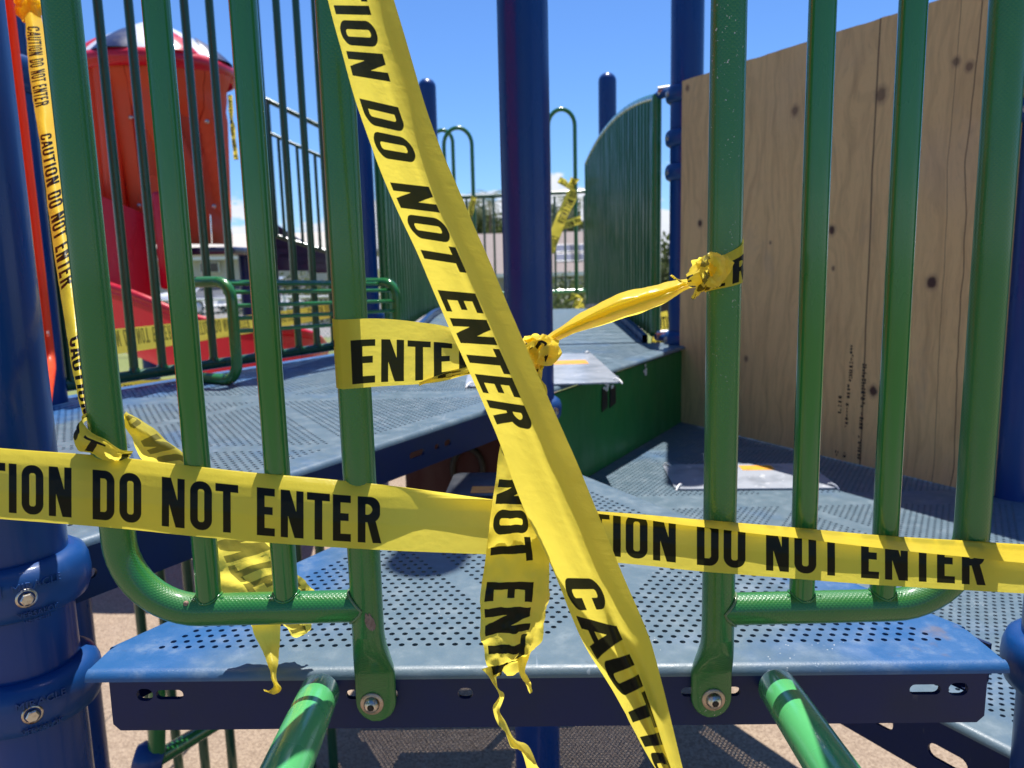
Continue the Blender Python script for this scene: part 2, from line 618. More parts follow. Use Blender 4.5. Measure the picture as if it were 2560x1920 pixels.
# notice boards
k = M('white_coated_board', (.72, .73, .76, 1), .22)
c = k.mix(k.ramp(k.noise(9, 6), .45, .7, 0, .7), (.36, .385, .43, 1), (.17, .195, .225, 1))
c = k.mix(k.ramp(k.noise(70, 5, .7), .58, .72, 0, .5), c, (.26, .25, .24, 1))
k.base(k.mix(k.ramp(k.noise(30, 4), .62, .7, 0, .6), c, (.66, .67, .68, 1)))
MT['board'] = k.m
k = M('orange_sticker', (.70, .30, .02, 1), .45)
bw = k.noise(80, 2, sc=(.3, 1, 1))
k.base(k.mix(k.ramp(bw, .55, .6, 0, .6), (.74, .34, .02, 1), (.35, .12, .01, 1)))
MT['sticker'] = k.m
MT['tie'] = M('white_nylon_tie', (.78, .78, .76, 1), .35).m
MT['black_patch'] = M('black_patch', (.008, .009, .010, 1), .5).m
MT['residue'] = M('pale_residue', (.62, .60, .57, 1), .7).m

# caution tape print: one repeat drawn into a mask
PERIOD = 620.0


def tape_mask(Wp=2480, Hp=304):
    ss = 2
    X, Y = np.meshgrid((np.arange(Wp * ss) + .5) / (Wp * ss) * PERIOD, (np.arange(Hp * ss) + .5) / (Hp * ss) * 76.2)
    y0, h, s, t = 6.5, 46.5, 8.0, 7.6
    m = np.zeros(X.shape, bool)

    def rr(x, y, w, hh, r):
        dx = np.maximum(np.abs(x - w / 2) - (w / 2 - r), 0); dy = np.maximum(np.abs(y - hh / 2) - (hh / 2 - r), 0)
        return (dx * dx + dy * dy <= r * r) & (np.abs(x - w / 2) <= w / 2) & (np.abs(y - hh / 2) <= hh / 2)

    def rect(x, y, a, b, c, d): return (x >= a) & (x <= c) & (y >= b) & (y <= d)

    def ring(x, y, w, hh, r=None):
        r = r or w * .47
        return rr(x, y, w, hh, r) & ~rr(x - s, y - t, w - 2 * s, hh - 2 * t, max(r - s, 1.2))

    def glyph(ch, x, y, w):
        if ch == 'O': return ring(x, y, w, h)
        if ch == 'C': return ring(x, y, w, h) & ~((x > w * .5) & (y > h * .36) & (y < h * .64))
        if ch == 'D':
            o_ = rr(x, y, w, h, w * .45) | rect(x, y, 0, 0, w * .5, h)
            i_ = rr(x - s, y - t, w - 2 * s, h - 2 * t, (w - 2 * s) * .45) | rect(x, y, s, t, w * .5, h - t)
            return o_ & ~i_
        if ch == 'U':
            o_ = rr(x, y, w, h * 1.5, w * .47)
            i_ = rr(x - s, y - t, w - 2 * s, h * 1.5, (w - 2 * s) * .47)
            return o_ & ~i_ & (y <= h)
        if ch == 'I': return rect(x, y, 0, 0, w, h)
        if ch == 'T': return rect(x, y, 0, h - t, w, h) | rect(x, y, w / 2 - s / 2, 0, w / 2 + s / 2, h)
        if ch == 'E': return rect(x, y, 0, 0, s, h) | rect(x, y, 0, h - t, w, h) | rect(x, y, 0, 0, w, t) | rect(x, y, 0, h / 2 - t / 2 + 1, w * .88, h / 2 + t / 2 + 1)
        if ch == 'N':
            dg = np.abs(x - (s * .55 + (w - s * 1.1) * (1 - y / h))) < s * .62
            return (rect(x, y, 0, 0, s * .93, h) | rect(x, y, w - s * .93, 0, w, h) | (dg & rect(x, y, 0, 0, w, h)))
        if ch == 'A':
            f = y / h
            o_ = (x > (w / 2 - s * .6) * f) & (x < w - (w / 2 - s * .6) * f)
            i_ = (x > (w / 2 - s * .6) * f + s) & (x < w - (w / 2 - s * .6) * f - s)
            return ((o_ & ~i_) | (o_ & (y > h * .17) & (y < h * .17 + t * .9))) & (y >= 0) & (y <= h)
        if ch == 'R':
            bh = h * .56
            bo = rr(x + 4, y - (h - bh), w * .96 + 4, bh, w * .42) & (x >= 0)
            bi = rr(x - s + 4, y - (h - bh) - t, w * .96 + 4 - 2 * s, bh - 2 * t, w * .25) & (x >= s)
            lg = (np.abs(x - (w * .58 + (h * .48 - y) / (h * .48) * w * .25)) < s * .56) & rect(x, y, 0, 0, w * 1.04, h * .5)
            return rect(x, y, 0, 0, s, h) | (bo & ~bi) | lg
        return m & False
    pos = [('C', 0, 22), ('A', 25, 27), ('U', 54, 22.5), ('T', 79.5, 23.5), ('I', 106.5, 8), ('O', 119.5, 22.5), ('N', 147.5, 23.5),
           ('D', 192.5, 22.5), ('O', 220, 22.5), ('N', 263.5, 23.5), ('O', 292.5, 22.5), ('T', 318.5, 23.5),
           ('E', 361, 18.5), ('N', 385.5, 23.5), ('T', 412.5, 23.5), ('E', 439, 18.5), ('R', 464.5, 24)]
    for ch, x0, w in pos:
        c0, c1 = int(max(0, (x0 - 2) / PERIOD * Wp * ss)), int((x0 + w + 4) / PERIOD * Wp * ss)
        m[:, c0:c1] |= glyph(ch, X[:, c0:c1] - x0, Y[:, c0:c1] - y0, w)
    a = m.reshape(Hp, ss, Wp, ss).mean((1, 3)).astype(np.float32)
    px = np.ones((Hp, Wp, 4), np.float32)
    px[..., 0] = px[..., 1] = px[..., 2] = a
    im = bpy.data.images.new('tape_print', Wp, Hp, alpha=False, float_buffer=False)
    im.colorspace_settings.name = 'Non-Color'
    im.pixels.foreach_set(px.ravel())
    im.update()
    im.pack()
    return im


def tapemat(name, yel=(.92, .725, .066, 1), trans=.56, rough=.30, block=.985, ink_back=(.10, .095, .022, 1)):
    k = M(name, yel, rough, spec=.32)
    im = k.n('ShaderNodeTexImage'); im.image = TAPE_IMG; im.extension = 'REPEAT'; im.interpolation = 'Cubic'
    k.l(k.co('UV'), im.inputs[0])
    mask = k.math('MULTIPLY', im.outputs['Color'], k.ramp(k.noise(260, 4, .7, sc=(1, 1, 1)), .13, .16, .75, 1))
    geo = k.n('ShaderNodeNewGeometry')
    ycol = k.mix(k.ramp(k.noise(30, 5, src=k.co('UV'), sc=(1.0, .14, 1)), .4, .75, 0, .22), yel, (.74, .60, .06, 1))
    uvs_ = k.sep(k.co('UV'))
    # long scuff lines that run with the tape
    sl = k.noise(120, 3, .6, src=k.co('UV'), sc=(.05, 1, 1))
    ycol = k.mix(k.math('MULTIPLY', k.ramp(sl, .66, .72, 0, .35), k.ramp(k.noise(5, 2, src=k.co('UV')), .45, .6)), ycol, (.30, .23, .03, 1))
    front = k.mix(mask, ycol, (.0035, .0035, .004, 1))
    back = k.mix(k.math('MULTIPLY', mask, .86), ycol, ink_back)
    col = k.mix(geo.outputs['Backfacing'], front, back)
    k.base(col)
    tr = k.n('ShaderNodeBsdfTranslucent')
    tcol = k.mix(k.math('MULTIPLY', mask, block), (1.0, .83, .11, 1), (.006, .011, .005, 1))
    k.l(tcol, tr.inputs['Color'])
    ms = k.n('ShaderNodeMixShader'); ms.inputs[0].default_value = trans
    k.l(k.p.outputs[0], ms.inputs[1]); k.l(tr.outputs[0], ms.inputs[2])
    o_ = [q for q in k.t.nodes if q.type == 'OUTPUT_MATERIAL'][0]
    k.l(ms.outputs[0], o_.inputs[0])
    hn = k.noise(24, 4, .5, src=k.co('UV'), sc=(2.0, .35, 1))
    cr_ = k.noise(46, 3, .55, src=k.co('UV'), sc=(1.2, .05, 1), dist=.4)
    hn = k.math('ADD', hn, k.math('MULTIPLY', k.math('ABSOLUTE', k.math('SUBTRACT', cr_, .5)), -.9))
    nb = k.bump(hn, .0022, .24)
    k.l(nb, tr.inputs['Normal'])
    return k.m


TAPE_IMG = tape_mask()
MT['tape'] = tapemat('caution_tape_film')
MT['tape_thin'] = tapemat('stretched_caution_tape_film', (.93, .82, .15, 1), trans=.68, rough=.35, block=.70, ink_back=(.30, .28, .085, 1))

# ------------------------------------------------------------------ layout (hexagonal deck lattice)
zF, zD, zU = EYE - .4540, EYE - .6521, EYE - .3372
YAW = -.008482
Mp = Vector((.048165, 2.02424))
SL = 1.309768


def un(a): return Vector((math.cos(math.radians(a) + YAW), math.sin(math.radians(a) + YAW)))


P2 = dict(M=Mp, L=Mp + SL * un(240), R=Mp + SL * un(300), V=Mp + SL * un(0), B=Mp + SL * un(60), A=Mp + SL * un(120), C=Mp + SL * un(180))


def off_line(a, b, o):
    """line a->b moved o to its right-hand side"""
    t = (b - a).normalized()
    n = Vector((t.y, -t.x))
    return a + n * o, t


def isect(l1, l2):
    (p, d), (q, e) = l1, l2
    den = d.x * e.y - d.y * e.x
    s = ((q.x - p.x) * e.y - (q.y - p.y) * e.x) / den
    return p + d * s


# ================================================================== ground and setting
def struct(name, mb, m):
    o = obj(name, mb, m, smooth=False)
    o['kind'] = 'structure'
    return o


def terrain(x, y):
    r = math.hypot(x, y)
    return -1.1 * min(1, max(0, (r - 42) / 12))


g = MB()
rings = [0, 6, 12, 20, 30, 40, 46, 52, 70, 120, 250, 600, 1500]
P, F = [], []
ns = 48
for i, r in enumerate(rings):
    for kk in range(ns):
        a = 2 * PI * kk / ns
        x, y = r * math.cos(a), r * math.sin(a)
        P.append((x, y, terrain(x, y) - .008))
for i in range(len(rings) - 1):
    for kk in range(ns):
        k2 = (kk + 1) % ns
        F.append((i * ns + kk, (i + 1) * ns + kk, (i + 1) * ns + k2, i * ns + k2))
g.add(P, F)
struct('ground', g, MT['lawn'])
g = MB(); g.add([(-7, -5, 0), (7, -5, 0), (7, 10.5, 0), (-7, 10.5, 0)], [(0, 1, 2, 3)])
struct('rubber_surface', g, MT['rubber'])
g = MB(); g.add([(-60, 20, -.003), (60, 20, -.003), (60, 38, -.003), (-60, 38, -.003)], [(0, 1, 2, 3)])
struct('road', g, MT['asphalt'])

# ================================================================== decks
PITCHH = .0162


def perforated(p0, p1, p2, z, margin, strip=.05, hole=.0037, n=12, ribs=True, clip=None):
    """sheet over triangle p0 p1 p2 (counter-clockwise), rows along p0->p1, real round holes, plain strips along the fold lines"""
    mb = MB()
    cl0, cl1 = clip or (-9, 99)
    ex = (p1 - p0).normalized(); ey = Vector((-ex.y, ex.x))
    Lx = (p1 - p0).length
    q2 = Vector(((p2 - p0).dot(ex), (p2 - p0).dot(ey)))
    Ht = q2.y
    h = PITCHH * .866
    # sub-triangles that carry holes
    T = [Vector((0, 0)), Vector((Lx, 0)), q2]

    def inset(tri, d):
        ls = []
        for i in range(3):
            a, b = tri[i], tri[(i + 1) % 3]
            ls.append(off_line(a, b, -d))
        return [isect(ls[i - 1], ls[i]) for i in range(3)]
    Ti = inset(T, margin)
    if ribs:
        m = [(Ti[i] + Ti[(i + 1) % 3]) / 2 for i in range(3)]
        zones = [[Ti[0], m[0], m[2]], [m[0], Ti[1], m[1]], [m[2], m[1], Ti[2]], [m[0], m[1], m[2]]]
        zones = [inset(zt, strip / 2 - .004) for zt in zones]
    else:
        zones = [Ti]
    eq = []
    for zt in zones:
        e = []
        for i in range(3):
            a, b = zt[i], zt[(i + 1) % 3]
            t = (b - a).normalized()
            e.append((a, Vector((-t.y, t.x))))
        eq.append(e)

    def inside(x, y):
        for e in eq:
            if all((x - a.x) * nn.x + (y - a.y) * nn.y > 0 for a, nn in e):
                return True
        return False

    def w(x, y, dz=0.0):
        q = p0 + ex * x + ey * y
        return (q.x, q.y, z + dz)
    nr = int(math.ceil(Ht / h))
    cs = [(math.cos(-.75 * PI + 2 * PI * i / n), math.sin(-.75 * PI + 2 * PI * i / n)) for i in range(n)]
    k3 = n // 4
    for j in range(nr):
        y0, y1 = j * h, min((j + 1) * h, Ht)
        xl = lambda y: q2.x * y / Ht
        xr = lambda y: Lx + (q2.x - Lx) * y / Ht
        l0, l1, r0, r1 = xl(y0), xl(y1), xr(y0), xr(y1)
        l0, l1, r0, r1 = max(l0, cl0), max(l1, cl0), min(r0, cl1), min(r1, cl1)
        lo, hi = max(l0, l1), min(r0, r1)
        sh = .5 * (j % 2) * PITCHH
        i0 = int(math.ceil((lo - sh + PITCHH / 2) / PITCHH)); i1 = int(math.floor((hi - sh - PITCHH / 2) / PITCHH))
        yc = (y0 + y1) / 2
        cur = (l0, l1)
        if y1 - y0 > h * .9:
            for i in range(i0, i1 + 1):
                xc = i * PITCHH + sh
                if not inside(xc, yc):
                    continue
                a, b = xc - PITCHH / 2, xc + PITCHH / 2
                if a - max(cur) > 1e-5 or cur[0] != cur[1]:
                    if a - min(cur) > 1e-5:
                        mb.add([w(cur[0], y0), w(a, y0), w(a, y1), w(cur[1], y1)], [(0, 1, 2, 3)], flat=True)
                V = [w(a, y0), w(b, y0), w(b, y1), w(a, y1)]
                V += [w(xc + hole * c_, yc + hole * s_) for c_, s_ in cs]
                V += [w(xc + hole * c_, yc + hole * s_, -.006) for c_, s_ in cs]
                FF = []
                for s_ in range(4):
                    c0, c1 = s_, (s_ + 1) % 4
                    ids = [4 + (s_ * k3 + q) % n for q in range(k3 + 1)]
                    FF.append((c0, ids[1], ids[0]))
                    FF.append((c0, c1, ids[2], ids[1]) if k3 == 3 else (c0, c1, ids[1]))
                    if k3 == 3:
                        FF.append((c1, ids[3], ids[2]))
                    else:
                        FF.append((c1, ids[2], ids[1]))
                for q in range(n):
                    q2_ = (q + 1) % n
                    FF.append((4 + q, 4 + q2_, 4 + n + q2_, 4 + n + q))
                mb.add(V, FF, flat=True)
                cur = (b, b)
        mb.add([w(cur[0], y0), w(r0, y0), w(r1, y1), w(cur[1], y1)], [(0, 1, 2, 3)], flat=True)
    return mb


def stadium(cx, cy, hl, r, n=8):
    o = []
    for k in range(n + 1):
        a = -PI / 2 + PI * k / n
        o.append((cx + hl + r * math.cos(a), cy + r * math.sin(a)))
    for k in range(n + 1):
        a = PI / 2 + PI * k / n
        o.append((cx - hl + r * math.cos(a), cy + r * math.sin(a)))
    return o


LIP = .011


def lip_mb(a, b, z, r=LIP, n=6):
    """rolled edge from a to b, outside is to the right of a->b; its flat inner edge lies r inside the line"""
    t = (b - a).normalized(); nn = Vector((t.y, -t.x))
    mb = MB()
    seg = 24
    P, F = [], []
    for i in range(seg + 1):
        p = a.lerp(b, i / seg)
        for k in range(n + 1):
            th = PI / 2 * k / n
            q = p + nn * (-r + r * math.sin(th))
            P.append((q.x, q.y, z - r + r * math.cos(th)))
    m = n + 1
    for i in range(seg):
        for k in range(n):
            F.append((i * m + k, i * m + k + 1, (i + 1) * m + k + 1, (i + 1) * m + k))
    mb.add(P, F)
    for i, rv_ in ((0, False), (seg, True)):
        q = (a.lerp(b, i / seg)) - nn * r
        V = P[i * m:(i + 1) * m] + [(q.x, q.y, z - r)]
        mb.add(V, [tuple(range(m + 1)) if rv_ else tuple(reversed(range(m + 1)))], flat=True)
    return mb


def apron_mb(a, b, z, height, s0, s1, holes, r=LIP, thick=.005):
    t = (b - a).normalized(); nn = Vector((t.y, -t.x))
    mb = MB()
    L = (b - a).length
    c = .008
    outl = [(s0, -r), (s0, -height + c), (s0 + c, -height), (s1 - c, -height), (s1, -height + c), (s1, -r)]
    o3 = Vector((a.x, a.y, z))
    mb.plate(o3 - Vector((nn.x, nn.y, 0)) * .0004, Vector((t.x, t.y, 0)), Vector((0, 0, 1)), outl, holes, thick, Vector((nn.x, nn.y, 0)))
    # folded return at the bottom
    q0 = a + t * (s0 + c) - nn * .0008; q1 = a + t * (s1 - c) - nn * .0008
    mb.add([(q0.x, q0.y, z - height), (q1.x, q1.y, z - height), (q1.x - nn.x * .03, q1.y - nn.y * .03, z - height - .001), (q0.x - nn.x * .03, q0.y - nn.y * .03, z - height - .001)], [(0, 1, 2, 3)], flat=True)
    return mb


def tri_inset(tri, d):
    ls = [off_line(tri[i], tri[(i + 1) % 3], -d) for i in range(3)]
    return [isect(ls[i - 1], ls[i]) for i in range(3)]


# --- front deck (triangle L R M)
fl = off_line(P2['L'], P2['R'], .0767)
rl = off_line(P2['R'], P2['M'], -.1035)
ll = off_line(P2['M'], P2['L'], -.1035)
fL, fR, fM = isect(ll, fl), isect(fl, rl), isect(rl, ll)
deckF = thing('platform_deck', 'front triangular blue perforated deck, middle level, behind the green bars', 'deck', (0, .9, zF), 'perforated decks of the play structure')
i0, i1, i2 = tri_inset([fL, fR, fM], LIP)
obj('perforated_sheet', perforated(i0, i1, i2, zF, .028, strip=.042, clip=(.028, (i1 - i0).length - .045)), MT['deck_f'], deckF)
for a, b, ta, tb in ((fL, fR, .046, .062), (fR, fM, .112, .01), (fM, fL, .01, .078)):
    d_ = (b - a).normalized()
    obj('rolled_edge', lip_mb(a + d_ * ta, b - d_ * tb, zF), MT['deck_f'], deckF)
tF = (fR - fL).normalized()


def sF(x): return (x - fL.x) / tF.x


zh = -.029
holesF = [stadium(sF(-.4285), zh + .002, .002, .0075), stadium(sF(-.400), zh + .002, .010, .0058), stadium(sF(-.168), zh, .024, .0058),
          stadium(sF(-.0615), zh, .002, .0068), stadium(sF(.218), zh - .001, .028, .0058), stadium(sF(.4616), zh - .001, .0115, .0062), stadium(sF(.4992), zh - .001, .0035, .0078)]
obj('front_apron', apron_mb(fL, fR, zF, .071, sF(-.468), sF(.531), [[(x, y) for x, y in h] for h in holesF], thick=.006), MT['apron'], deckF)
obj('side_apron', apron_mb(fR, fM, zF, .069, .08, (fM - fR).length - .05, []), MT['apron'], deckF)
obj('side_apron', apron_mb(fM, fL, zF, .069, .05, (fM - fL).length - .08, []), MT['apron'], deckF)
deckF.rotation_euler.y = .0105

# --- right deck, lower level (triangles M R V and M V B)
dM = P2['M'] + Vector((0.005, -.02))
mr = off_line(P2['M'], P2['R'], .018); rv = off_line(P2['R'], P2['V'], .07); vb = off_line(P2['V'], P2['B'], .07)
bm_ = off_line(P2['B'], P2['M'], .018)
dR, dV, dB, dM = isect(mr, rv), isect(rv, vb), isect(vb, bm_), isect(bm_, mr)
deckD = thing('platform_deck', 'lowest blue perforated deck, below the plywood sheet on the right', 'deck', (.9, 2, zD), 'perforated decks of the play structure')
mrI, rvI, vbI = off_line(dM, dR, -LIP), off_line(dR, dV, -LIP), off_line(dV, dB, -LIP)
eM, eR, eV = isect(bm_, mrI), isect(mrI, rvI), isect(rvI, vbI)
eB = isect(vbI, bm_)
obj('perforated_sheet', perforated(eM, eR, eV, zD, .04, strip=.045), MT['deck'], deckD)
obj('perforated_sheet', perforated(eM, eV, eB, zD, .04, strip=.045), MT['deck'], deckD)
for a, b in ((dM, dR), (dR, dV), (dV, dB)):
    obj('rolled_edge', lip_mb(a, b, zD), MT['deck'], deckD)
LD = (dR - dM).length
obj('side_apron', apron_mb(dM, dR, zD, .10, .08, LD - .08, [stadium(LD - .375, -.055, .045, .011), stadium(LD - .235, -.058, .018, .011)]), MT['apron'], deckD)
obj('side_apron', apron_mb(dR, dV, zD, .10, .08, (dV - dR).length - .08, []), MT['apron'], deckD)
obj('side_apron', apron_mb(dV, dB, zD, .10, .08, (dB - dV).length - .08, []), MT['apron'], deckD)

# --- left deck, upper level (half hexagon L M B A C)
lm = off_line(P2['L'], P2['M'], .0211); mb2 = off_line(P2['M'], P2['B'], .04); ba = off_line(P2['B'], P2['A'], .05)
ac = off_line(P2['A'], P2['C'], .07); clb = off_line(P2['C'], P2['L'], .07)
uM, uB, uA, uC, uL = isect(lm, mb2) if False else P2['M'] + un(330) * .03, isect(mb2, ba), isect(ba, ac), isect(ac, clb), isect(clb, lm)
MT['deck_u'] = deckmat('worn_deck_coating_blue_at_the_rim', edge=((P2['C'].x + .6, P2['C'].y - 2), (math.cos(math.radians(-30) + YAW), math.sin(math.radians(-30) + YAW))))
deckU = thing('platform_deck', 'upper blue-grey perforated deck on the left, bright blue along its far edge', 'deck', (-.6, 2, zU), 'perforated decks of the play structure')
cM = uM + un(150) * LIP
lmI, baI, acI, clI = off_line(uL, uM, -LIP), off_line(uB, uA, -LIP), off_line(uA, uC, -LIP), off_line(uC, uL, -LIP)
mbI = off_line(uM, uB, -LIP)
vL, vC, vA, vB = isect(lmI, clI), isect(clI, acI), isect(acI, baI), isect(baI, mbI)
vM = isect(lmI, mbI) if abs(lmI[1].x * mbI[1].y - lmI[1].y * mbI[1].x) > .02 else cM
obj('perforated_sheet', perforated(vL, vM, vC, zU, .04, strip=.045, n=8), MT['deck_u'], deckU)
obj('perforated_sheet', perforated(vM, vA, vC, zU, .04, strip=.045, n=8), MT['deck_u'], deckU)
obj('perforated_sheet', perforated(vM, vB, vA, zU, .04, strip=.045, n=8), MT['deck_u'], deckU)
for a, b in ((uL, uM), (uM, uB), (uA, uC), (uC, uL)):
    obj('rolled_edge', lip_mb(a, b, zU), MT['deck_u'], deckU)
LU = (uM - uL).length
obj('side_apron', apron_mb(uL, uM, zU, .080, .08, LU - .02, [stadium(.165, -.048, .013, .007), stadium(LU * .62, -.045, .018, .007), stadium(LU * .62 + .07, -.045, .003, .006), stadium(LU * .62 + .11, -.045, .006, .007), stadium(LU * .40, -.045, .013, .007)]), MT['apron'], deckU)
obj('side_apron', apron_mb(uA, uC, zU, .080, .08, (uC - uA).length - .08, []), MT['apron'], deckU)

# green riser closing the step between the lowest and the upper deck
rs = thing('riser_panel', 'glossy dark green riser panel between the centre post and the back right post', 'panel', (P2['M'].x, P2['M'].y, zD))
p0, p1 = off_line(P2['M'], P2['B'], .020)[0], off_line(P2['B'], P2['M'], -.020)[0]
t2 = (p1 - p0).normalized(); n2v = Vector((t2.y, -t2.x))
m_ = MB()
Lr = (p1 - p0).length
m_.plate((p0.x, p0.y, zD + .003), (t2.x, t2.y, 0), (0, 0, 1), [(.05, 0), (Lr - .05, 0), (Lr - .05, zU - zD - .024), (.05, zU - zD - .024)], [], .012, (n2v.x, n2v.y, 0))
obj('panel_sheet', m_, MT['green_panel'], rs)


def riser_pt(s, hgt, o=.004):
    q = p0 + t2 * s + n2v * o
    return Vector((q.x, q.y, zD + hgt))


for (s, hh, w_, h_) in ((.44, .225, .045, .075), (.505, .225, .05, .07)):
    m_ = MB(); c_ = riser_pt(s, hh)
    m_.plate(c_, (t2.x, t2.y, 0), (0, 0, 1), [(-w_ / 2, -h_ / 2), (w_ / 2, -h_ / 2 + .008), (w_ / 2 - .002, h_ / 2 - .006), (-w_ / 2 + .004, h_ / 2)], [], .002, (n2v.x, n2v.y, 0))
    obj('black_patch', m_, MT['black_patch'], rs)
for q in range(15):
    s, hh = (.40 + .14 * rnd.random(), .255 + .03 * rnd.random()) if q < 11 else (.78 + .02 * rnd.random(), .24 + .05 * rnd.random())
    c_ = riser_pt(s, hh, .006)
    m_ = MB(); r_ = .004 + .008 * rnd.random()
    pts = [(r_ * (.6 + .6 * rnd.random()) * math.cos(a * PI / 4), r_ * (.5 + .6 * rnd.random()) * math.sin(a * PI / 4)) for a in range(8)]
    m_.plate(c_, (t2.x, t2.y, 0), (0, 0, 1), pts, [], .002, (n2v.x, n2v.y, 0))
    obj('residue_blob', m_, MT['residue'], rs)

# ================================================================== posts with clamps
POST_R = .0635


def text_on_cyl(s, size, c, r, ang, z, ext=.0012):
    """raised lettering wrapped on a vertical cylinder; ang = direction its middle faces"""
    cu = bpy.data.curves.new('txt', 'FONT')
    cu.body = s; cu.size = size; cu.align_x = 'CENTER'; cu.align_y = 'CENTER'; cu.extrude = .0008; cu.resolution_u = 2
    cu.space_character = 1.05
    to = bpy.data.objects.new('txt', cu)
    COL.objects.link(to)
    dg = bpy.context.evaluated_depsgraph_get()
    me = bpy.data.meshes.new_from_object(to.evaluated_get(dg))
    bpy.data.objects.remove(to); bpy.data.curves.remove(cu)
    mb = MB()
    V = []
    for v in me.vertices:
        a = ang + v.co.x / r
        rr = r + v.co.z * 1.6 + ext * 1.3
        V.append((c[0] + rr * math.cos(a), c[1] + rr * math.sin(a), z + v.co.y))
    mb.add(V, [tuple(p.vertices) for p in me.polygons], flat=True)
    bpy.data.meshes.remove(me)
    return mb


def clamp_profile(hh, ro):
    return [(POST_R - .002, -hh), (POST_R + .004, -hh), (ro - .004, -hh * .78), (ro, -hh * .45), (ro + .0015, 0), (ro, hh * .45), (ro - .004, hh * .78), (POST_R + .006, hh), (POST_R - .002, hh * .97)]


def hexbolt(mb, c, d, r=.0075, h=.006):
    c, d = Vector(c), Vector(d).normalized()
    ax = d.cross(Vector((0, 0, 1))).normalized(); up = ax.cross(d)
    P = [c + (ax * math.cos(k * PI / 3) + up * math.sin(k * PI / 3)) * r for k in range(6)]
    Q = [c + d * h * .8 + (ax * math.cos(k * PI / 3) + up * math.sin(k * PI / 3)) * r for k in range(6)]
    T = [c + d * h + (ax * math.cos(k * PI / 3) + up * math.sin(k * PI / 3)) * r * .8 for k in range(6)]
    F = [(k, (k + 1) % 6, 6 + (k + 1) % 6, 6 + k) for k in range(6)] + [(6 + k, 6 + (k + 1) % 6, 12 + (k + 1) % 6, 12 + k) for k in range(6)] + [tuple(range(12, 18))]
    mb.add(P + Q + T, F, flat=True)


def post(key, z1, label, dome=False, clamps=(), p=None, writing=()):
    p = p if p is not None else P2[key]
    t = thing('play_post', label, 'post', (p.x, p.y, 0), 'blue posts of the play structure')
    m_ = MB()
    prof = [(POST_R, -.05), (POST_R, z1 - (.06 if dome else 0))]
    prof = [(POST_R, z) for z in np.linspace(-.05, z1 - (.06 if dome else 0), 12)]
    if dome:
        prof += [(POST_R * math.cos(a), z1 - .06 + .06 * math.sin(a)) for a in np.linspace(.15, PI / 2 - .01, 9)]
    else:
        prof += [(.001, z1)]
    m_.lathe(prof, (p.x, p.y, 0), 40)
    obj('post_tube', m_, MT['blue'], t)
    for (z, hh, ro, bolt_ang) in clamps:
        m_ = MB()
        m_.lathe(clamp_profile(hh, ro), (p.x, p.y, z), 40)
        cl = obj('clamp', m_, MT['blue_cast'], t)
        d = Vector((math.cos(bolt_ang), math.sin(bolt_ang), 0))
        m_ = MB(); c_ = Vector((p.x, p.y, z)) + d * (ro + .0005)
        m_.lathe([(.0115, -.002), (.0112, .0008), (.0090, .0009)], c_, 18, d)
        hexbolt(m_, c_ + d * .0006, d)
        obj('clamp_bolt', m_, MT['zinc'], cl)
        for (zz, s_, size, ang) in writing:
            if abs(zz - z) < hh:
                w_ = text_on_cyl(s_, size, (p.x, p.y), ro + .0008, ang, zz)
                obj('raised_lettering', w_, MT['blue_cast'], cl)
    return t


def facing(p): return math.atan2(-p.y, -p.x)


aL = facing(P2['L'])
zl1, zl2 = EYE - .363, EYE - .503
bL = aL + .13
post('L', 4.2, 'near left blue post with two thick clamps, at the left edge', clamps=[(zl1, .033, .0845, bL), (zl2, .033, .0845, bL - .10)],
     writing=[(zl1 + .014, 'MIRACLE', .0125, bL + .14), (zl1 + .013, 'M', .020, bL - .34), (zl1 - .019, 'VERSALOK', .0085, bL + .12), (zl1 - .027, 'PRSS IS 5311', .005, bL + .10),
              (zl2 + .014, 'MIRACLE', .0125, bL + .02), (zl2 - .019, 'VERSALOK', .0085, bL)])
aR = facing(P2['R'])
post('R', 4.2, 'near right blue post with a thick clamp, at the right edge', clamps=[(EYE - .508, .036, .083, aR + .2)],
     writing=[(EYE - .500, 'MIRACLE', .0125, aR - .2), (EYE - .499, 'M', .020, aR - .52)])
aM = facing(P2['M'])
post('M', 4.2, 'tall centre blue post rising between the decks', clamps=[(zU - .045, .03, .082, aM + .9)])
aB = facing(P2['B'])
post('B', 4.2, 'back right blue post beside the plywood, with stacked clamps', clamps=[(EYE + z, .032, .082, aB - 1.1) for z in (.64, .475, .345, -.318, -.43, -.52)])
aV = facing(P2['V'])
post('V', 4.2, 'right blue post behind the right green loop', clamps=[(zD - .05, .03, .08, aV - .6), (EYE + .35, .03, .08, aV - .5)])
post('A', 4.2, 'back left blue post behind the slatted rail', clamps=[(EYE - .2, .03, .08, facing(P2['A']))])
post('C', 4.2, 'left blue post behind the twisted tape', clamps=[(EYE + .50, .045, .085, facing(P2['C']))])
A2, B2 = Vector((-.55, 5.7)), Vector((.725, 5.7))
post('A2', EYE + 1.31, 'far round-capped blue post left of the centre post', True, p=A2)
post('B2', EYE + 1.32, 'far round-capped blue post right of the centre post', True, p=B2)

# ================================================================== green bar barriers across the entrance
YB = .785
PR, BR = .0172, .0131


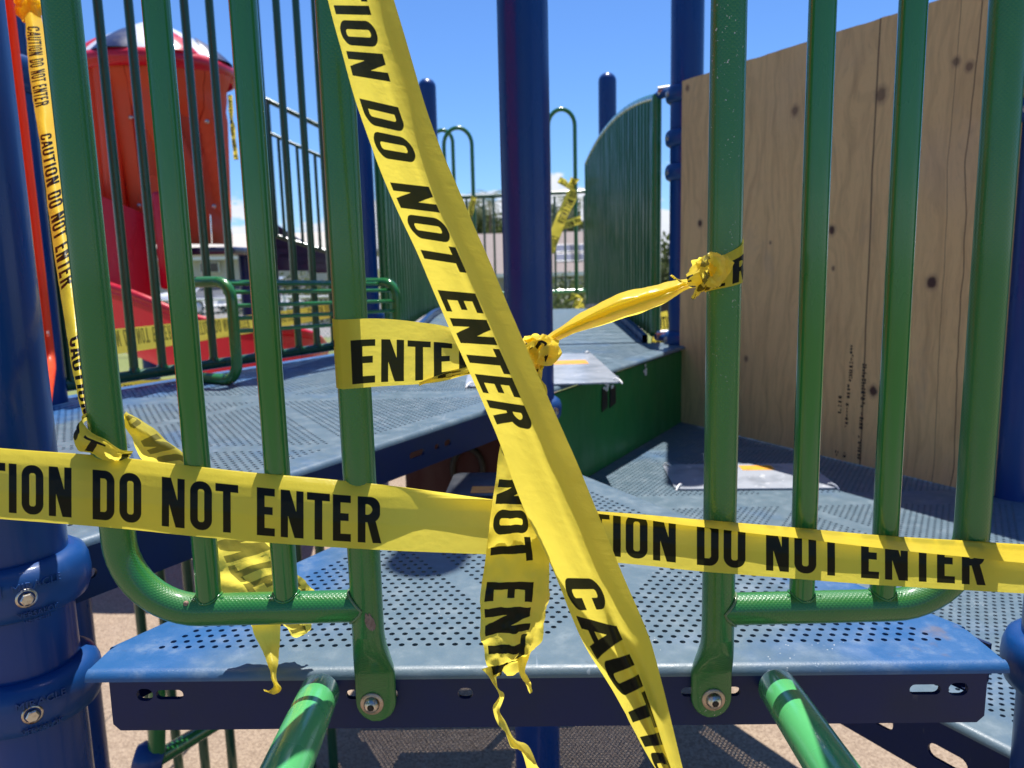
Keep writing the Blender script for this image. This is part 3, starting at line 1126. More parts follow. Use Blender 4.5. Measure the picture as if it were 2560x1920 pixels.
def foot_loft(mb, x, yc, ztop, zbot, wid=.0225, yface=None):
    """pipe flattened into a lug with a round lower end"""
    n = 24
    secs = []
    zs = [0, .15, .3, .45, .6, .72, .80]
    zl = [ztop - (ztop - zbot) * q for q in (0, .12, .24, .36, .46, .52)]
    for i, z in enumerate(zl):
        t = i / (len(zl) - 1)
        t = t * t * (3 - 2 * t)
        secs.append((z, PR + (wid - PR) * t, PR + (.005 - PR) * t, 2 + 4 * t, yc + (yface - yc) * t))
    zr = zbot + wid
    secs.append((zr, wid, .005, 6, yface))
    for k in range(1, 7):
        a = PI / 2 * k / 6
        secs.append((zr - wid * math.sin(a), max(wid * math.cos(a), .0008), .005 if k < 6 else .0035, 6, yface))
    P, F, U = [], [], []
    for (z, a, b, e, yy) in secs:
        for k in range(n):
            th = 2 * PI * k / n
            c_, s_ = math.cos(th), math.sin(th)
            P.append((x + a * math.copysign(abs(c_) ** (2 / e), c_), yy + b * math.copysign(abs(s_) ** (2 / e), s_), z))
    for i in range(len(secs) - 1):
        for k in range(n):
            k2 = (k + 1) % n
            F.append((i * n + k, (i + 1) * n + k, (i + 1) * n + k2, i * n + k2))
            U.append([(k * .0045, secs[i][0]), (k * .0045, secs[i + 1][0]), ((k + 1) * .0045, secs[i + 1][0]), ((k + 1) * .0045, secs[i][0])])
    mb.add(P, F, U)


def torx_bolt(x, y, z, parent):
    d = Vector((0, -1, 0))
    m_ = MB(); m_.lathe([(.0005, .0022), (.0062, .0022), (.0125, .0022), (.0132, .0012), (.0132, -.001)][::-1], (x, y, z), 28, d)
    w_ = obj('washer', m_, MT['washer'], parent)
    m_ = MB(); m_.lathe([(.0092, .002), (.0090, .004), (.0080, .0068), (.0060, .0088), (.0038, .0096)], (x, y, z), 24, d)
    b_ = obj('bolt_head', m_, MT['zinc'], parent)
    m_ = MB()
    st = []
    for k in range(12):
        r_ = .0040 if k % 2 == 0 else .0024
        st.append((r_ * math.cos(k * PI / 6), r_ * math.sin(k * PI / 6)))
    m_.plate((x, y - .0100, z), (1, 0, 0), (0, 0, 1), st, [], .0008, (0, -1, 0))
    obj('star_socket', m_, MT['black'], b_)


def barrier(side, label, xl, xbars, xp, zr, mat_post, lugx, lugz):
    t = thing('bar_barrier', label, 'barrier', (xp, YB, zF), 'green bar barriers across the entrance')
    sgn = 1 if xp > xl else -1
    ztop = EYE + 1.0
    pts = refine(bend([(xl, YB, ztop), (xl, YB, zr), (xp - sgn * .002, YB, zr)], .082, 12), .05)
    m_ = MB(); m_.tube(pts, PR, 28, caps=False)
    obj('loop_pipe', m_, MT['green_knurl'], t)
    m_ = MB(); m_.tube(refine([(xp, YB, ztop), (xp, YB, zr - .030)], .06), PR, 28, caps=False)
    foot_loft(m_, xp, YB, zr - .030, lugz - .0225, yface=.8085)
    obj('post_pipe', m_, mat_post, t)
    first = None
    for x in xbars:
        if first is None:
            m_ = MB(); m_.tube(refine([(x, YB, ztop), (x, YB, zr + .008)], .06), BR, 24, caps=False)
            first = obj('bar', m_, MT['green'], t, loc=(x, YB, zF)); fx = x
        else:
            part_dup(first, t, (x - fx, 0, 0))
    # weld fillets where bars meet the bottom pipe
    for x in list(xbars):
        m_ = MB()
        ring = []
        for k in range(20):
            a = 2 * PI * k / 20
            rx = BR + .0002 + .0006 * hnoise(k * .9, x * 50)
            px, py = x + rx * math.cos(a), YB + rx * math.sin(a)
            hh = math.sqrt(max(PR ** 2 - (rx * math.sin(a)) ** 2, 0))
            ring.append((px, py, zr + hh + .0006))
        m_.tube(ring, [.0013 + .0006 * hnoise(k * .7, x * 30 + 3) for k in range(20)], 8, closed=True)
        obj('weld_bead', m_, MT['green'], t)
        for sx in (-1, 1):
            m_ = MB(); m_.lathe([(.0003, .0022), (.0018, .0016), (.0030, 0), (.002, -.002)][::-1], (x + sx * (BR + .0035), YB - .006, zr + PR * .86), 10, Vector((sx * .4, -.5, .8)).normalized())
            obj('weld_drip', m_, MT['green'], t)
    m_ = MB()
    ring = [(xp - sgn * (math.sqrt(max(PR ** 2 - (PR * math.sin(a)) ** 2, 0)) + .0015), YB + PR * math.sin(a) * 1.02, zr + PR * math.cos(a) * 1.02) for a in np.linspace(0, 2 * PI, 22)[:-1]]
    m_.tube(ring, .0016, 8, closed=True)
    obj('weld_bead', m_, MT['weld'], t)
    torx_bolt(lugx, .8085 - .005, lugz, t)
    return t


bl = barrier('l', 'left green bar barrier, its loop bottom above the torn tape strip', -.422, (-.3315, -.2485), -.1625, EYE - .360, MT['green_knurl'], -.1665, EYE - .4853)
br = barrier('r', 'right green bar barrier in front of the plywood sheet', .486, (.394, .307), .217, EYE - .374, MT['green_chip'], .2185, EYE - .4905)
# rust scab on the left post
m_ = MB()
pts = [(.0048 * (1 + .45 * hnoise(a * .45, 3.1)) * math.cos(a * PI / 15), .0095 * (1 + .5 * hnoise(a * .5, 8.2)) * math.sin(a * PI / 15)) for a in range(30)]
m_.plate((-.1565, YB - PR - .0005, EYE - .371), (1, .1, 0), (-.25, 0, 1), pts, [], .001, (0, -1, 0))
obj('rust_scab', m_, MT['rust'], bl)
m_ = MB(); m_.lathe([(.0004, .003), (.0025, .002), (.0032, 0)][::-1], (-.3515, YB - .0115, EYE - .3475), 10, Vector((0, -.7, .7)))
obj('rust_spot', m_, MT['rust'], bl)

# climbing rails that come up to the deck from below the viewer
RR = .0211


def rail(label, a, b):
    a, b = Vector(a), Vector(b)
    d = (b - a).normalized()
    c = b + d * .16
    e = Vector((c.x, c.y - .05, .0))
    t = thing('handrail', label, 'handrail', (c.x, c.y - .05, 0), 'green climbing handrails at the deck front')
    m_ = MB()
    pts = refine(bend([a, c, e], .06, 8), .05)
    cap = [(a - d * (.010 * math.cos(q)), RR * math.sin(q)) for q in np.linspace(.25, PI / 2, 6)]
    m_.tube([p for p, _ in cap] + pts[1:], [r for _, r in cap] + [RR] * (len(pts) - 1), 32, caps=True)
    obj('pipe', m_, MT['green_bright'], t)
    # bracket tying the pipe to the apron
    m_ = MB(); m_.box((a.x, .795, a.z - .019), (.016, .05, .008), None, .002)
    obj('bracket', m_, MT['apron'], t)


pa, pb = at(690, 1497, .772), at(620, 1659, .60)
rail('left bright green handrail end below the deck front', pa, pb)
pa, pb = at(1681, 1488, .772), at(1795, 1659, .60)
rail('right bright green handrail end below the deck front', pa, pb)

# ================================================================== plywood sheet between the two right posts
tv = (P2['V'] - P2['B']).normalized(); nv = Vector((tv.y, -tv.x))        # nv points into the deck
pb0 = P2['B'] + nv * .072 + tv * .052
ply = thing('plywood_sheet', 'weathered plywood sheet with knots and cracks closing the right side of the deck', 'plywood', (pb0.x, pb0.y, zD))
W_, H_ = 1.235, 1.322
m_ = MB()
nx_ = 44
top = [(W_ * (1 - i / nx_), H_ + .0035 * hnoise(i * .7, 3.3) + .002 * hnoise(i * 2.9, 1.1)) for i in range(nx_ + 1)]
m_.plate((pb0.x, pb0.y, zD + .004), (tv.x, tv.y, 0), (0, 0, 1), [(0, 0), (W_, 0)] + top, [], .016, (nv.x, nv.y, 0))
obj('plywood_board', m_, MT['ply'], ply)
m_ = MB()
sr = random.Random(3)


def ply_pt(u, v, o=.0008):
    q = pb0 + tv * u + nv * o
    return Vector((q.x, q.y, zD + .004 + v))


for (u, v0, v1, wd) in ((.787, .374, .262, .012), (.782, .25, .205, .010), (.779, .19, .108, .010), (.777, .04, -.02, .011), (.834, .321, .183, .015), (.832, .168, .115, .013), (.830, .095, .02, .013), (.752, .209, .156, .012), (.748, .03, -.02, .012)):
    v = v0
    v1 = max(v1, .012)
    while v > v1:
        hh = sr.choice((.006, .008, .010))
        for c0 in (0, 1, 2):
            if sr.random() < .72:
                a0 = u - wd / 2 + wd * c0 / 3
                m_.plate(ply_pt(a0, v - hh), (tv.x, tv.y, 0), (0, 0, 1), [(0, 0), (wd / 3 * sr.uniform(.6, 1.05), .0005), (wd / 3 * .9, hh * sr.uniform(.6, 1)), (0, hh * .9)], [], .0004, (nv.x, nv.y, 0))
        v -= hh + sr.choice((.0015, .002, .005))
st = obj('stamp_print', m_, MT['ink'], ply, smooth=False)
st['kind'] = 'stuff'

# ================================================================== notice boards tied to the decks
def board(label, c, ang, w, d, z, sticker=None, m=None):
    t = thing('notice_board', label, 'board', (c.x, c.y, z), 'boards tied to the decks')
    ex = Vector((math.cos(ang), math.sin(ang), 0)); ey = Vector((-ex.y, ex.x, 0))
    m_ = MB()
    rr = .022
    outl = []
    for (cx, cy, a0) in ((w / 2 - rr, -d / 2 + rr, -PI / 2), (w / 2 - rr, d / 2 - rr, 0), (-w / 2 + rr, d / 2 - rr, PI / 2), (-w / 2 + rr, -d / 2 + rr, PI)):
        outl += [(cx + rr * math.cos(a0 + q * PI / 8), cy + rr * math.sin(a0 + q * PI / 8)) for q in range(5)]
    m_.plate((c.x, c.y, z + .006), ex, ey, outl, [], .004, (0, 0, 1))
    obj('board_sheet', m_, m or MT['board'], t)
    if sticker:
        sx, sy, sw, sd = sticker
        m_ = MB(); m_.plate(Vector((c.x, c.y, z + .0066)) + ex * sx + ey * sy, ex, ey, [(-sw / 2, -sd / 2), (sw / 2, -sd / 2), (sw / 2, sd / 2), (-sw / 2, sd / 2)], [], .0005, (0, 0, 1))
        obj('orange_sticker', m_, MT['sticker'], t)
    for sx in (-1, 1) if m is None else ():
        for sy in (-1, 1):
            q = Vector((c.x, c.y, z + .008)) + ex * sx * (w / 2 - .016) + ey * sy * (d / 2 - .018)
            m_ = MB()
            dv = (ex * sx * .6 + ey * sy).normalized()
            m_.tube([q - dv * .012 + Vector((0, 0, .002)), q + Vector((0, 0, .006)), q + dv * .014 + Vector((0, 0, .003)), q + dv * .026 - Vector((0, 0, .006))], .0028, 6)
            obj('cable_tie', m_, MT['tie'], t)
    return t


board('white board with an orange sticker lying on the low right deck', on_z(1610, 1031, zD).xy, -.06, .46, .27, zD, (.055, .085, .10, .055))
board('glossy white board on the upper deck behind the hanging yellow tape', on_z(1160, 797, zU).xy, .02, .44, .72, zU, (.10, .10, .15, .10))
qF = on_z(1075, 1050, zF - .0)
board('scuffed white board coloured shade-dark with a yellow-orange sticker on the tip of the middle deck', qF.xy, -.05, .20, .17, zF, (.0, -.045, .10, .045), MT['board_shaded'])

# ================================================================== barrier along the far left edge of the upper deck
tc_ = (P2['A'] - P2['C']).normalized(); ncv = Vector((tc_.y, -tc_.x))     # ncv points into the deck


def ca(t, o=0.0, z=0.0):
    q = P2['C'] + tc_ * t + ncv * o
    return Vector((q.x, q.y, z))


bb = thing('bar_barrier', 'dark green bar barrier along the far left edge, between two blue posts', 'barrier', (ca(.65).x, ca(.65).y, zU))
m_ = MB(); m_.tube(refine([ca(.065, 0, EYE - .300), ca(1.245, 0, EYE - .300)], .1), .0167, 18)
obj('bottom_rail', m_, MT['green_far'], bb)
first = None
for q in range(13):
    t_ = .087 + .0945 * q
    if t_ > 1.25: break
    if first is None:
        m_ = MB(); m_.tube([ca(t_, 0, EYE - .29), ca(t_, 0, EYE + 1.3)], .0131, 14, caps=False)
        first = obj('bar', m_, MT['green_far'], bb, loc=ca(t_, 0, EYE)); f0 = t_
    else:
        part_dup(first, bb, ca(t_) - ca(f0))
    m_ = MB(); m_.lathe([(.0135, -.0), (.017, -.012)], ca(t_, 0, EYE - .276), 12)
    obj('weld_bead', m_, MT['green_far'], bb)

# slatted handhold / rod rail fixed to that barrier
rodr = thing('slatted_rail', 'green rail of thin rods between two bent loops, inside the far left barrier', 'rail', (ca(.6, .2).x, ca(.6, .2).y, zU))
loops_ = []
for (xl_, xr_, yt, yb, t_, dep) in ((345, 505, 577, 808, .43, None), (0, 0, 0, 0, 1.19, None)):
    o_ = .02
    zt, zb = EYE + (-.030 if t_ < 1 else -.055), EYE - (.322 if t_ < 1 else .30)
    ln = .245
    pts = bend([ca(t_, o_, zt), ca(t_, o_ + ln, zt), ca(t_, o_ + ln, zb), ca(t_, o_, zb)], .055, 8)
    m_ = MB(); m_.tube(refine(pts, .05), .0165, 18)
    lp = obj('bent_loop', m_, MT['green'], rodr)
    loops_.append(lp)
for kq, (oo, zz) in enumerate(((.13, -.004), (.19, -.010), (.235, -.035), (.262, -.075), (.262, -.112), (.262, -.15))):
    z0_, z1_ = EYE - .030 + zz + .004, EYE - .055 + zz + .004
    m_ = MB(); m_.tube([ca(.43, oo, z0_), ca(1.19, oo, z1_)], .0065, 10)
    obj('rod', m_, MT['green'], rodr)

# orange panel on the near left side, between the two left posts
tl = (P2['L'] - P2['C']).normalized(); nl = Vector((tl.y, -tl.x))       # points outward, away from the deck
pan = thing('plastic_panel', 'tall narrow orange-red plastic panel beside the near left blue post', 'panel', (P2['C'].x, P2['C'].y, zU))
m_ = MB()
pc = P2['C'] - nl * .030
s0_, s1_, zb_, zt_ = .13, 1.20, EYE - .225, EYE + 1.15
outl = []
for (cx, cy, a0) in ((s1_ - .06, zb_ + .06, -PI / 2), (s1_ - .06, zt_ - .06, 0), (s0_ + .06, zt_ - .06, PI / 2), (s0_ + .06, zb_ + .06, PI)):
    outl += [(cx + .06 * math.cos(a0 + q * PI / 10), cy + .06 * math.sin(a0 + q * PI / 10)) for q in range(6)]
m_.plate((pc.x, pc.y, 0), (tl.x, tl.y, 0), (0, 0, 1), outl, [], .020, (-nl.x, -nl.y, 0))
obj('panel_sheet', m_, MT['orange'], pan)
m_ = MB()
m_.tube([(pc.x + tl.x * a - nl.x * .004, pc.y + tl.y * a - nl.y * .004, b) for a, b in outl], .014, 10, closed=True)
obj('panel_rim', m_, MT['orange'], pan)
hexm = MB(); qq = pc + tl * .2 - nl * .006
hexbolt(hexm, (qq.x, qq.y, EYE - .14), (-nl.x, -nl.y, 0)); obj('bolt_head', hexm, MT['zinc'], pan)

# ================================================================== arched bridge to the far deck
br_ = thing('arch_bridge', 'pale blue arched bridge leading off behind the centre post', 'bridge', (.06, 4.4, zU))
Y0, Y1 = 3.235, 5.70


def bz(y):
    t = (y - Y0) / (Y1 - Y0)
    return zU + .055 * math.sin(PI * t) + .0 * t


nb = 26
first = None
for q in range(nb):
    ya, yb = Y0 + (Y1 - Y0) * q / nb, Y0 + (Y1 - Y0) * (q + 1) / nb - .006
    za, zb = bz(ya), bz(yb)
    m_ = MB()
    P = [(-.42, ya, za), (.55, ya, za), (.55, yb, zb), (-.42, yb, zb), (-.42, ya, za - .012), (.55, ya, za - .012), (.55, yb, zb - .012), (-.42, yb, zb - .012)]
    m_.add(P, [(0, 1, 2, 3), (7, 6, 5, 4), (0, 4, 5, 1), (1, 5, 6, 2), (2, 6, 7, 3), (3, 7, 4, 0)], flat=True)
    obj('plank', m_, MT['deck'], br_, smooth=False)
for sx in (-.44, .565):
    m_ = MB()
    for q in range(24):
        ya, yb = Y0 + (Y1 - Y0) * q / 24, Y0 + (Y1 - Y0) * (q + 1) / 24
        for (xa, xb, zt, zb2) in ((sx - .012, sx + .012, .03, -.09),):
            P = [(xa, ya, bz(ya) + zb2), (xb, ya, bz(ya) + zb2), (xb, ya, bz(ya) + zt), (xa, ya, bz(ya) + zt), (xa, yb, bz(yb) + zb2), (xb, yb, bz(yb) + zb2), (xb, yb, bz(yb) + zt), (xa, yb, bz(yb) + zt)]
            m_.add(P, [(0, 1, 5, 4), (1, 2, 6, 5), (2, 3, 7, 6), (3, 0, 4, 7)], flat=True)
    obj('stringer', m_, MT['blue_cast'], br_, smooth=False)


def bridge_panel(label, x, ztop, skew):
    t = thing('ribbed_panel', label, 'panel', (x, 4.4, zU), 'ribbed green panels along the bridge')
    ya, yb = 3.26, 5.62
    nr_ = 30
    topz = lambda y: EYE + ztop(y)
    botz = lambda y: bz(y) + .01
    xs = lambda y: x + skew * (y - ya)
    first_ = None
    for q in range(nr_):
        y = ya + .04 + (yb - ya - .08) * (q + .5) / nr_
        wq = (yb - ya - .08) / nr_
        m_ = MB()
        P = []
        zt0, zt1 = topz(y - wq / 2) - .012, topz(y + wq / 2) - .012
        prof = [(-.5, -.006), (-.40, -.006), (-.30, .010), (.30, .010), (.40, -.006), (.5, -.006)]
        sg = -1 if x > 0 else 1
        for (py_, px_) in prof:
            yy = y + py_ * wq
            P += [(xs(yy) + sg * px_, yy, botz(yy)), (xs(yy) + sg * px_, yy, topz(yy) - .012)]
        m_.add(P, [(2 * i, 2 * i + 2, 2 * i + 3, 2 * i + 1) for i in range(5)], flat=True)
        obj('rib', m_, MT['green_panel'], t, smooth=False)
    m_ = MB()
    m_.tube([(xs(y), y, topz(y)) for y in np.linspace(ya, yb, 18)], .017, 12)
    obj('top_tube', m_, MT['green'], t)
    m_ = MB()
    m_.tube([(xs(ya), ya, EYE - .30), (xs(ya), ya, topz(ya) + .005)], .020, 14)
    obj('end_tube', m_, MT['green'], t)
    m_ = MB()
    m_.tube([(xs(yb), yb, EYE - .30), (xs(yb), yb, topz(yb))], .017, 12)
    obj('end_tube', m_, MT['green'], t)
    return t


def ztR(y):
    t = (y - 3.26) / 2.4
    return .655 + .22 * t * (1 - t) * 1.7 + .03 * t


bridge_panel('ribbed dark green panel with curved top, right of the centre post', .615, ztR, -.02)
bridge_panel('ribbed dark green panel seen past the diagonal tape, left of the centre post', -.525, ztR, .03)
for nm_, z_ in (('upper', .66), ('lower', -.318)):
    t = thing('pipe_connector', 'grey-capped pipe stub joining the ribbed panel to the back right blue post, %s one' % nm_, 'pipe', (.65, 3.2, EYE + z_), 'pipe stubs at the back right post')
    m_ = MB(); m_.tube([(.62, 3.26, EYE + z_), (P2['B'].x - .055, P2['B'].y + .02, EYE + z_)], .017, 14)
    obj('pipe', m_, MT['blue_cast'], t)
    m_ = MB(); m_.tube([(.618, 3.235, EYE + z_ + .012), (.66, 3.215, EYE + z_ + .013)], .019, 12)
    obj('steel_sleeve', m_, MT['zinc'], t)

# ================================================================== far deck with its railing, hoops and tapes
fd = thing('far_deck', 'far deck beyond the bridge with green railing', 'deck', (.1, 6.6, zU))
m_ = MB(); m_.box((.08, 6.5, zU - .13), (1.25, 1.5, .05), None, .015)
obj('deck_plate', m_, MT['deck'], fd)
fr = thing('bar_barrier', 'far green railing beyond the bridge, behind the centre post', 'barrier', (.1, 7.3, zU))
zt7 = at(1050, 430, 7.3).z
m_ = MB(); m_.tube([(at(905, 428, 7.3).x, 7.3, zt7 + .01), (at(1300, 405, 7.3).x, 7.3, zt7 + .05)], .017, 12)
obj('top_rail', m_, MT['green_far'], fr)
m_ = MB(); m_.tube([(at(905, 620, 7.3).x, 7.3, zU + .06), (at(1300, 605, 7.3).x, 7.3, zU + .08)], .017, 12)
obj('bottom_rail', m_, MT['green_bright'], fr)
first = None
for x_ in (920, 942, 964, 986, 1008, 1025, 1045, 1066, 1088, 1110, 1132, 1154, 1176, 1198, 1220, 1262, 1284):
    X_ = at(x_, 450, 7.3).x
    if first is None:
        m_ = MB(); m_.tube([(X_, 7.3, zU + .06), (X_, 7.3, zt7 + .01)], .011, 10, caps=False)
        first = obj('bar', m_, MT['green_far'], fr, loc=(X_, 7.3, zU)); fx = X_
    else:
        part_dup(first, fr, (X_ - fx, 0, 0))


def hoop(label, p, q, ztop, zbot, Y, dy=0.0):
    t = thing('handhold_hoop', label, 'handrail', (p, Y, zbot), 'green hoops at the far deck')
    cx, rx = (p + q) / 2, abs(q - p) / 2
    pts = [(p, Y, zbot)] + [(cx - rx * math.cos(a), Y + dy * (1 - math.cos(a)) / 2, ztop - rx * 1.2 + rx * 1.2 * math.sin(a)) for a in np.linspace(0, PI, 15)] + [(q, Y + dy, zbot)]
    m_ = MB(); m_.tube(pts, .0167, 14)
    obj('pipe', m_, MT['green'], t)
    m_ = MB(); m_.lathe([(.026, 0), (.026, .012), (.018, .014)], (q, Y + dy, zbot), 14)
    obj('base_flange', m_, MT['green'], t)


hoop('tall narrow green hoop right of the centre post', at(1186, 400, 6.3).x, at(1243, 400, 6.3).x, at(1215, 236, 6.3).z, zU - .105, 6.3)
hoop('tall narrow green hoop between the diagonal tape and the centre post', at(962, 400, 6.5).x, at(1022, 400, 6.5).x, at(990, 276, 6.5).z, zU - .105, 6.5)
hoop('slender green hoop set behind the one near the diagonal tape', at(938, 400, 6.9).x, at(981, 400, 6.9).x, at(965, 281, 6.9).z, zU - .105, 6.9)

# ================================================================== slide tower behind the left barrier
YT = 5.6
tw = thing('slide_tower', 'orange-red slide tower with a striped dome roof, behind the left bars', 'slide tower', (at(350, 520, YT).x, YT, 0))
cx = at(352, 300, YT).x
Rt = (at(505, 300, YT).x - at(195, 300, YT).x) / 2
zr_ = at(350, 128, YT - .45).z
zb_ = at(350, 528, YT - .4).z
# curved orange wall of six moulded panels with raised ribs; the left ones taper down
segs = 6
for q in range(segs):
    a0 = PI + .12 + (PI - .24) * q / segs
    a1 = PI + .12 + (PI - .24) * (q + 1) / segs - .012
    m_ = MB()
    nn_, nz_ = 10, 18
    P = []
    for i in range(nn_ + 1):
        a = a0 + (a1 - a0) * i / nn_
        for j in range(nz_ + 1):
            f = j / nz_
            z = zb_ + (zr_ - zb_) * f
            r_ = Rt * ((.42 + .58 * min(1, f / .62) ** .9) if q < 2 else (.80 + .20 * f))
            if q >= 3:
                r_ = Rt * (.90 + .10 * f)
            groove = math.sin((a - PI) * 7 + f * 5.5 * (1 if q > 2 else .15))
            dep = .085 * max(0, min(1, (groove - .05) * 4)) * (1 if .10 < f < .80 else 0) * min(1, (f - .1) * 8) * min(1, (.8 - f) * 8)
            rim = .025 if f > .93 else 0
            P.append((cx + (r_ - dep + rim) * math.cos(a), YT + (r_ - dep + rim) * .9 * math.sin(a), z))
    F = []
    for i in range(nn_):
        for j in range(nz_):
            F.append((i * (nz_ + 1) + j, (i + 1) * (nz_ + 1) + j, (i + 1) * (nz_ + 1) + j + 1, i * (nz_ + 1) + j + 1))
    m_.add(P, F)
    obj('wall_panel', m_, MT['orange'], tw)
    am = (a0 + a1) / 2
    for zz in (zb_ + .25, zr_ - .35):
        mm = MB(); mm.lathe([(.0, .012), (.012, .008), (.016, 0)][::-1], (cx + Rt * 1.0 * math.cos(a0), YT + Rt * .9 * math.sin(a0), zz), 10, Vector((math.cos(a0), math.sin(a0), 0)))
        obj('bolt_head', mm, MT['zinc'], tw)
# tall raised pilaster on the front left
for (ang, wd, ztop_) in ((PI + .95, .15, .03), (PI + 1.22, .10, .015)):
    m_ = MB()
    bx, by = cx + Rt * .97 * math.cos(ang), YT + Rt * .88 * math.sin(ang)
    m_.box((bx, by, (zb_ + zr_) / 2 + ztop_), (wd, .10, zr_ - zb_ + .02), Matrix.Rotation(ang + PI / 2, 3, 'Z'), .03)
    obj('pilaster', m_, MT['orange'], tw)
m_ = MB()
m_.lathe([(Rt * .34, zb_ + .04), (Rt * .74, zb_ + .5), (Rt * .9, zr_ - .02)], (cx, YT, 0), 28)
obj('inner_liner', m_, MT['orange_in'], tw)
# dome roof: eight lobes, stripes of white between red and navy petals, crimson brim
zd = zr_ - .02
hd = at(350, 44, YT).z - zd
brim = MB()
brim.lathe([(Rt * .98, zd - .02), (Rt * 1.06, zd), (Rt * 1.07, zd + .05), (Rt * 1.02, zd + .085), (Rt * .9, zd + .09)], (cx, YT, 0), 40)
obj('roof_brim', brim, MT['crimson'], tw)


def dome_r(f, lob=0.0):
    return Rt * 1.0 * (1 - f) ** .80 * (1 + .35 * f * (1 - f))


def dome_piece(a0, a1, f0, f1, lift, petal, name, m):
    mb = MB(); nn_, nz_ = 10, 12
    P, F = [], []
    for i in range(nn_ + 1):
        u = i / nn_
        a = a0 + (a1 - a0) * u
        ftop = f0 + (f1 - f0) * (math.sqrt(max(0, 1 - (2 * u - 1) ** 2)) if petal else 1)
        for j in range(nz_ + 1):
            f = f0 + (ftop - f0) * j / nz_
            r_ = dome_r(min(f, .999)) + lift * math.sin(PI * u)
            P.append((cx + r_ * math.cos(a), YT + r_ * math.sin(a), zd + .085 + (hd - .085) * f))
    for i in range(nn_):
        for j in range(nz_):
            F.append((i * (nz_ + 1) + j, (i + 1) * (nz_ + 1) + j, (i + 1) * (nz_ + 1) + j + 1, i * (nz_ + 1) + j + 1))
    mb.add(P, F)
    obj(name, mb, m, tw)


for q in range(8):
    a0 = PI + .25 + q * PI / 4
    dome_piece(a0, a0 + PI / 4, 0.0, 1.0, 0.0, False, 'roof_segment', MT['white_pl'])
    dome_piece(a0 + .07, a0 + PI / 4 - .07, 0.0, .58, .03, True, 'roof_petal', MT['navy'] if q % 2 else MT['crimson'])
# pale deck below the tower
m_ = MB(); m_.box((cx + .1, YT, zb_ - .05), (Rt * 1.9, Rt * 1.6, .05), None, .015)
obj('tower_deck', m_, MT['navy'], tw)
for sx in (-1, 1):
    m_ = MB(); m_.tube([(cx + sx * Rt * .8, YT + .35, -.02), (cx + sx * Rt * .8, YT + .35, zb_ - .02)], .06, 18)
    obj('tower_leg', m_, MT['blue'], tw)

# crimson slide: hood wall and a curving trough that runs down to the right
YS = 4.6
sl_ = thing('curved_slide', 'crimson plastic slide curving down in front of the orange tower', 'slide', (at(400, 760, YS).x, YS, 0))
cen = [at(120, 640, YS + .9), at(230, 690, YS + .4), at(330, 715, YS + .1), at(440, 768, YS), at(545, 812, YS), at(592, 845, YS + .25), at(606, 872, YS + .7)]
cen = [catmull(cen, t) for t in np.linspace(0, len(cen) - 1, 40)]
m_ = MB()
P, F = [], []
prof = [(.30, .42), (.325, .415), (.33, .38), (.31, .34), (.285, .15), (.22, .02), (.10, -.03), (-.10, -.03), (-.22, .01), (-.285, .06), (-.31, .13), (-.33, .155), (-.325, .175), (-.30, .18)]
for i, c_ in enumerate(cen):
    tt = (cen[min(i + 1, 39)] - cen[max(i - 1, 0)]); tt.z = 0; tt.normalize()
    sd = Vector((tt.y, -tt.x, 0))
    for (a, b) in prof:
        P.append(c_ + sd * a + Vector((0, 0, b - .12)))
np_ = len(prof)
for i in range(39):
    for j in range(np_ - 1):
        F.append((i * np_ + j, i * np_ + j + 1, (i + 1) * np_ + j + 1, (i + 1) * np_ + j))
m_.add(P, F)
obj('trough', m_, MT['crimson'], sl_)
for sd_ in (1, -1):
    m_ = MB()
    pts = []
    for i, c_ in enumerate(cen):
        tt = (cen[min(i + 1, 39)] - cen[max(i - 1, 0)]); tt.z = 0; tt.normalize()
        pts.append(c_ + Vector((tt.y, -tt.x, 0)) * sd_ * .32 + Vector((0, 0, .30 if sd_ > 0 else .06)))
    m_.tube(pts, .024, 12)
    obj('rolled_rim', m_, MT['crimson'], sl_)
hood = MB()
hc = at(262, 560, YS + .75)
P, F = [], []
for i in range(15):
    a = PI * .75 + (PI * 1.05) * i / 14
    for j in range(9):
        f = j / 8
        z = at(262, 660, YS).z + (at(262, 392, YS + .6).z - at(262, 660, YS).z) * f * (1 - .28 * max(0, (i - 8) / 6))
        r_ = .40 * (1 - .10 * f)
        P.append((hc.x + r_ * math.cos(a), hc.y + r_ * math.sin(a), z))
for i in range(14):
    for j in range(8):
        F.append((i * 9 + j, (i + 1) * 9 + j, (i + 1) * 9 + j + 1, i * 9 + j + 1))
hood.add(P, F)
obj('hood_wall', hood, MT['crimson'], sl_)
m_ = MB(); m_.box(at(368, 520, YS + .45), (.16, .10, .62), None, .03)
obj('side_support', m_, MT['crimson'], sl_)

# stairs with railing and navy stringer, right of the tower
YR = 6.4
strr = thing('stair_railing', 'green stair railing sloping down to the right over a navy side panel', 'railing', (at(640, 500, YR).x, YR, 0))
for (a, b, r_) in (((572, 214), (745, 300), .019), ((578, 286), (745, 362), .014), ((575, 503), (745, 556), .017)):
    m_ = MB(); m_.tube([at(a[0], a[1], YR), at(b[0], b[1], YR)], r_, 12)
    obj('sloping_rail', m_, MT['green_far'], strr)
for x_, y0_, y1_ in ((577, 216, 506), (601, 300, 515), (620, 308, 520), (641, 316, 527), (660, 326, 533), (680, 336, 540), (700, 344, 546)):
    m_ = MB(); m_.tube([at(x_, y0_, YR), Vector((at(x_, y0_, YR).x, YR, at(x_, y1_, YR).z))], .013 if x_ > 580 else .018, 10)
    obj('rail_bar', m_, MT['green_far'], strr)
m_ = MB()
c0 = at(560, 490, YR + .25)
outl = []
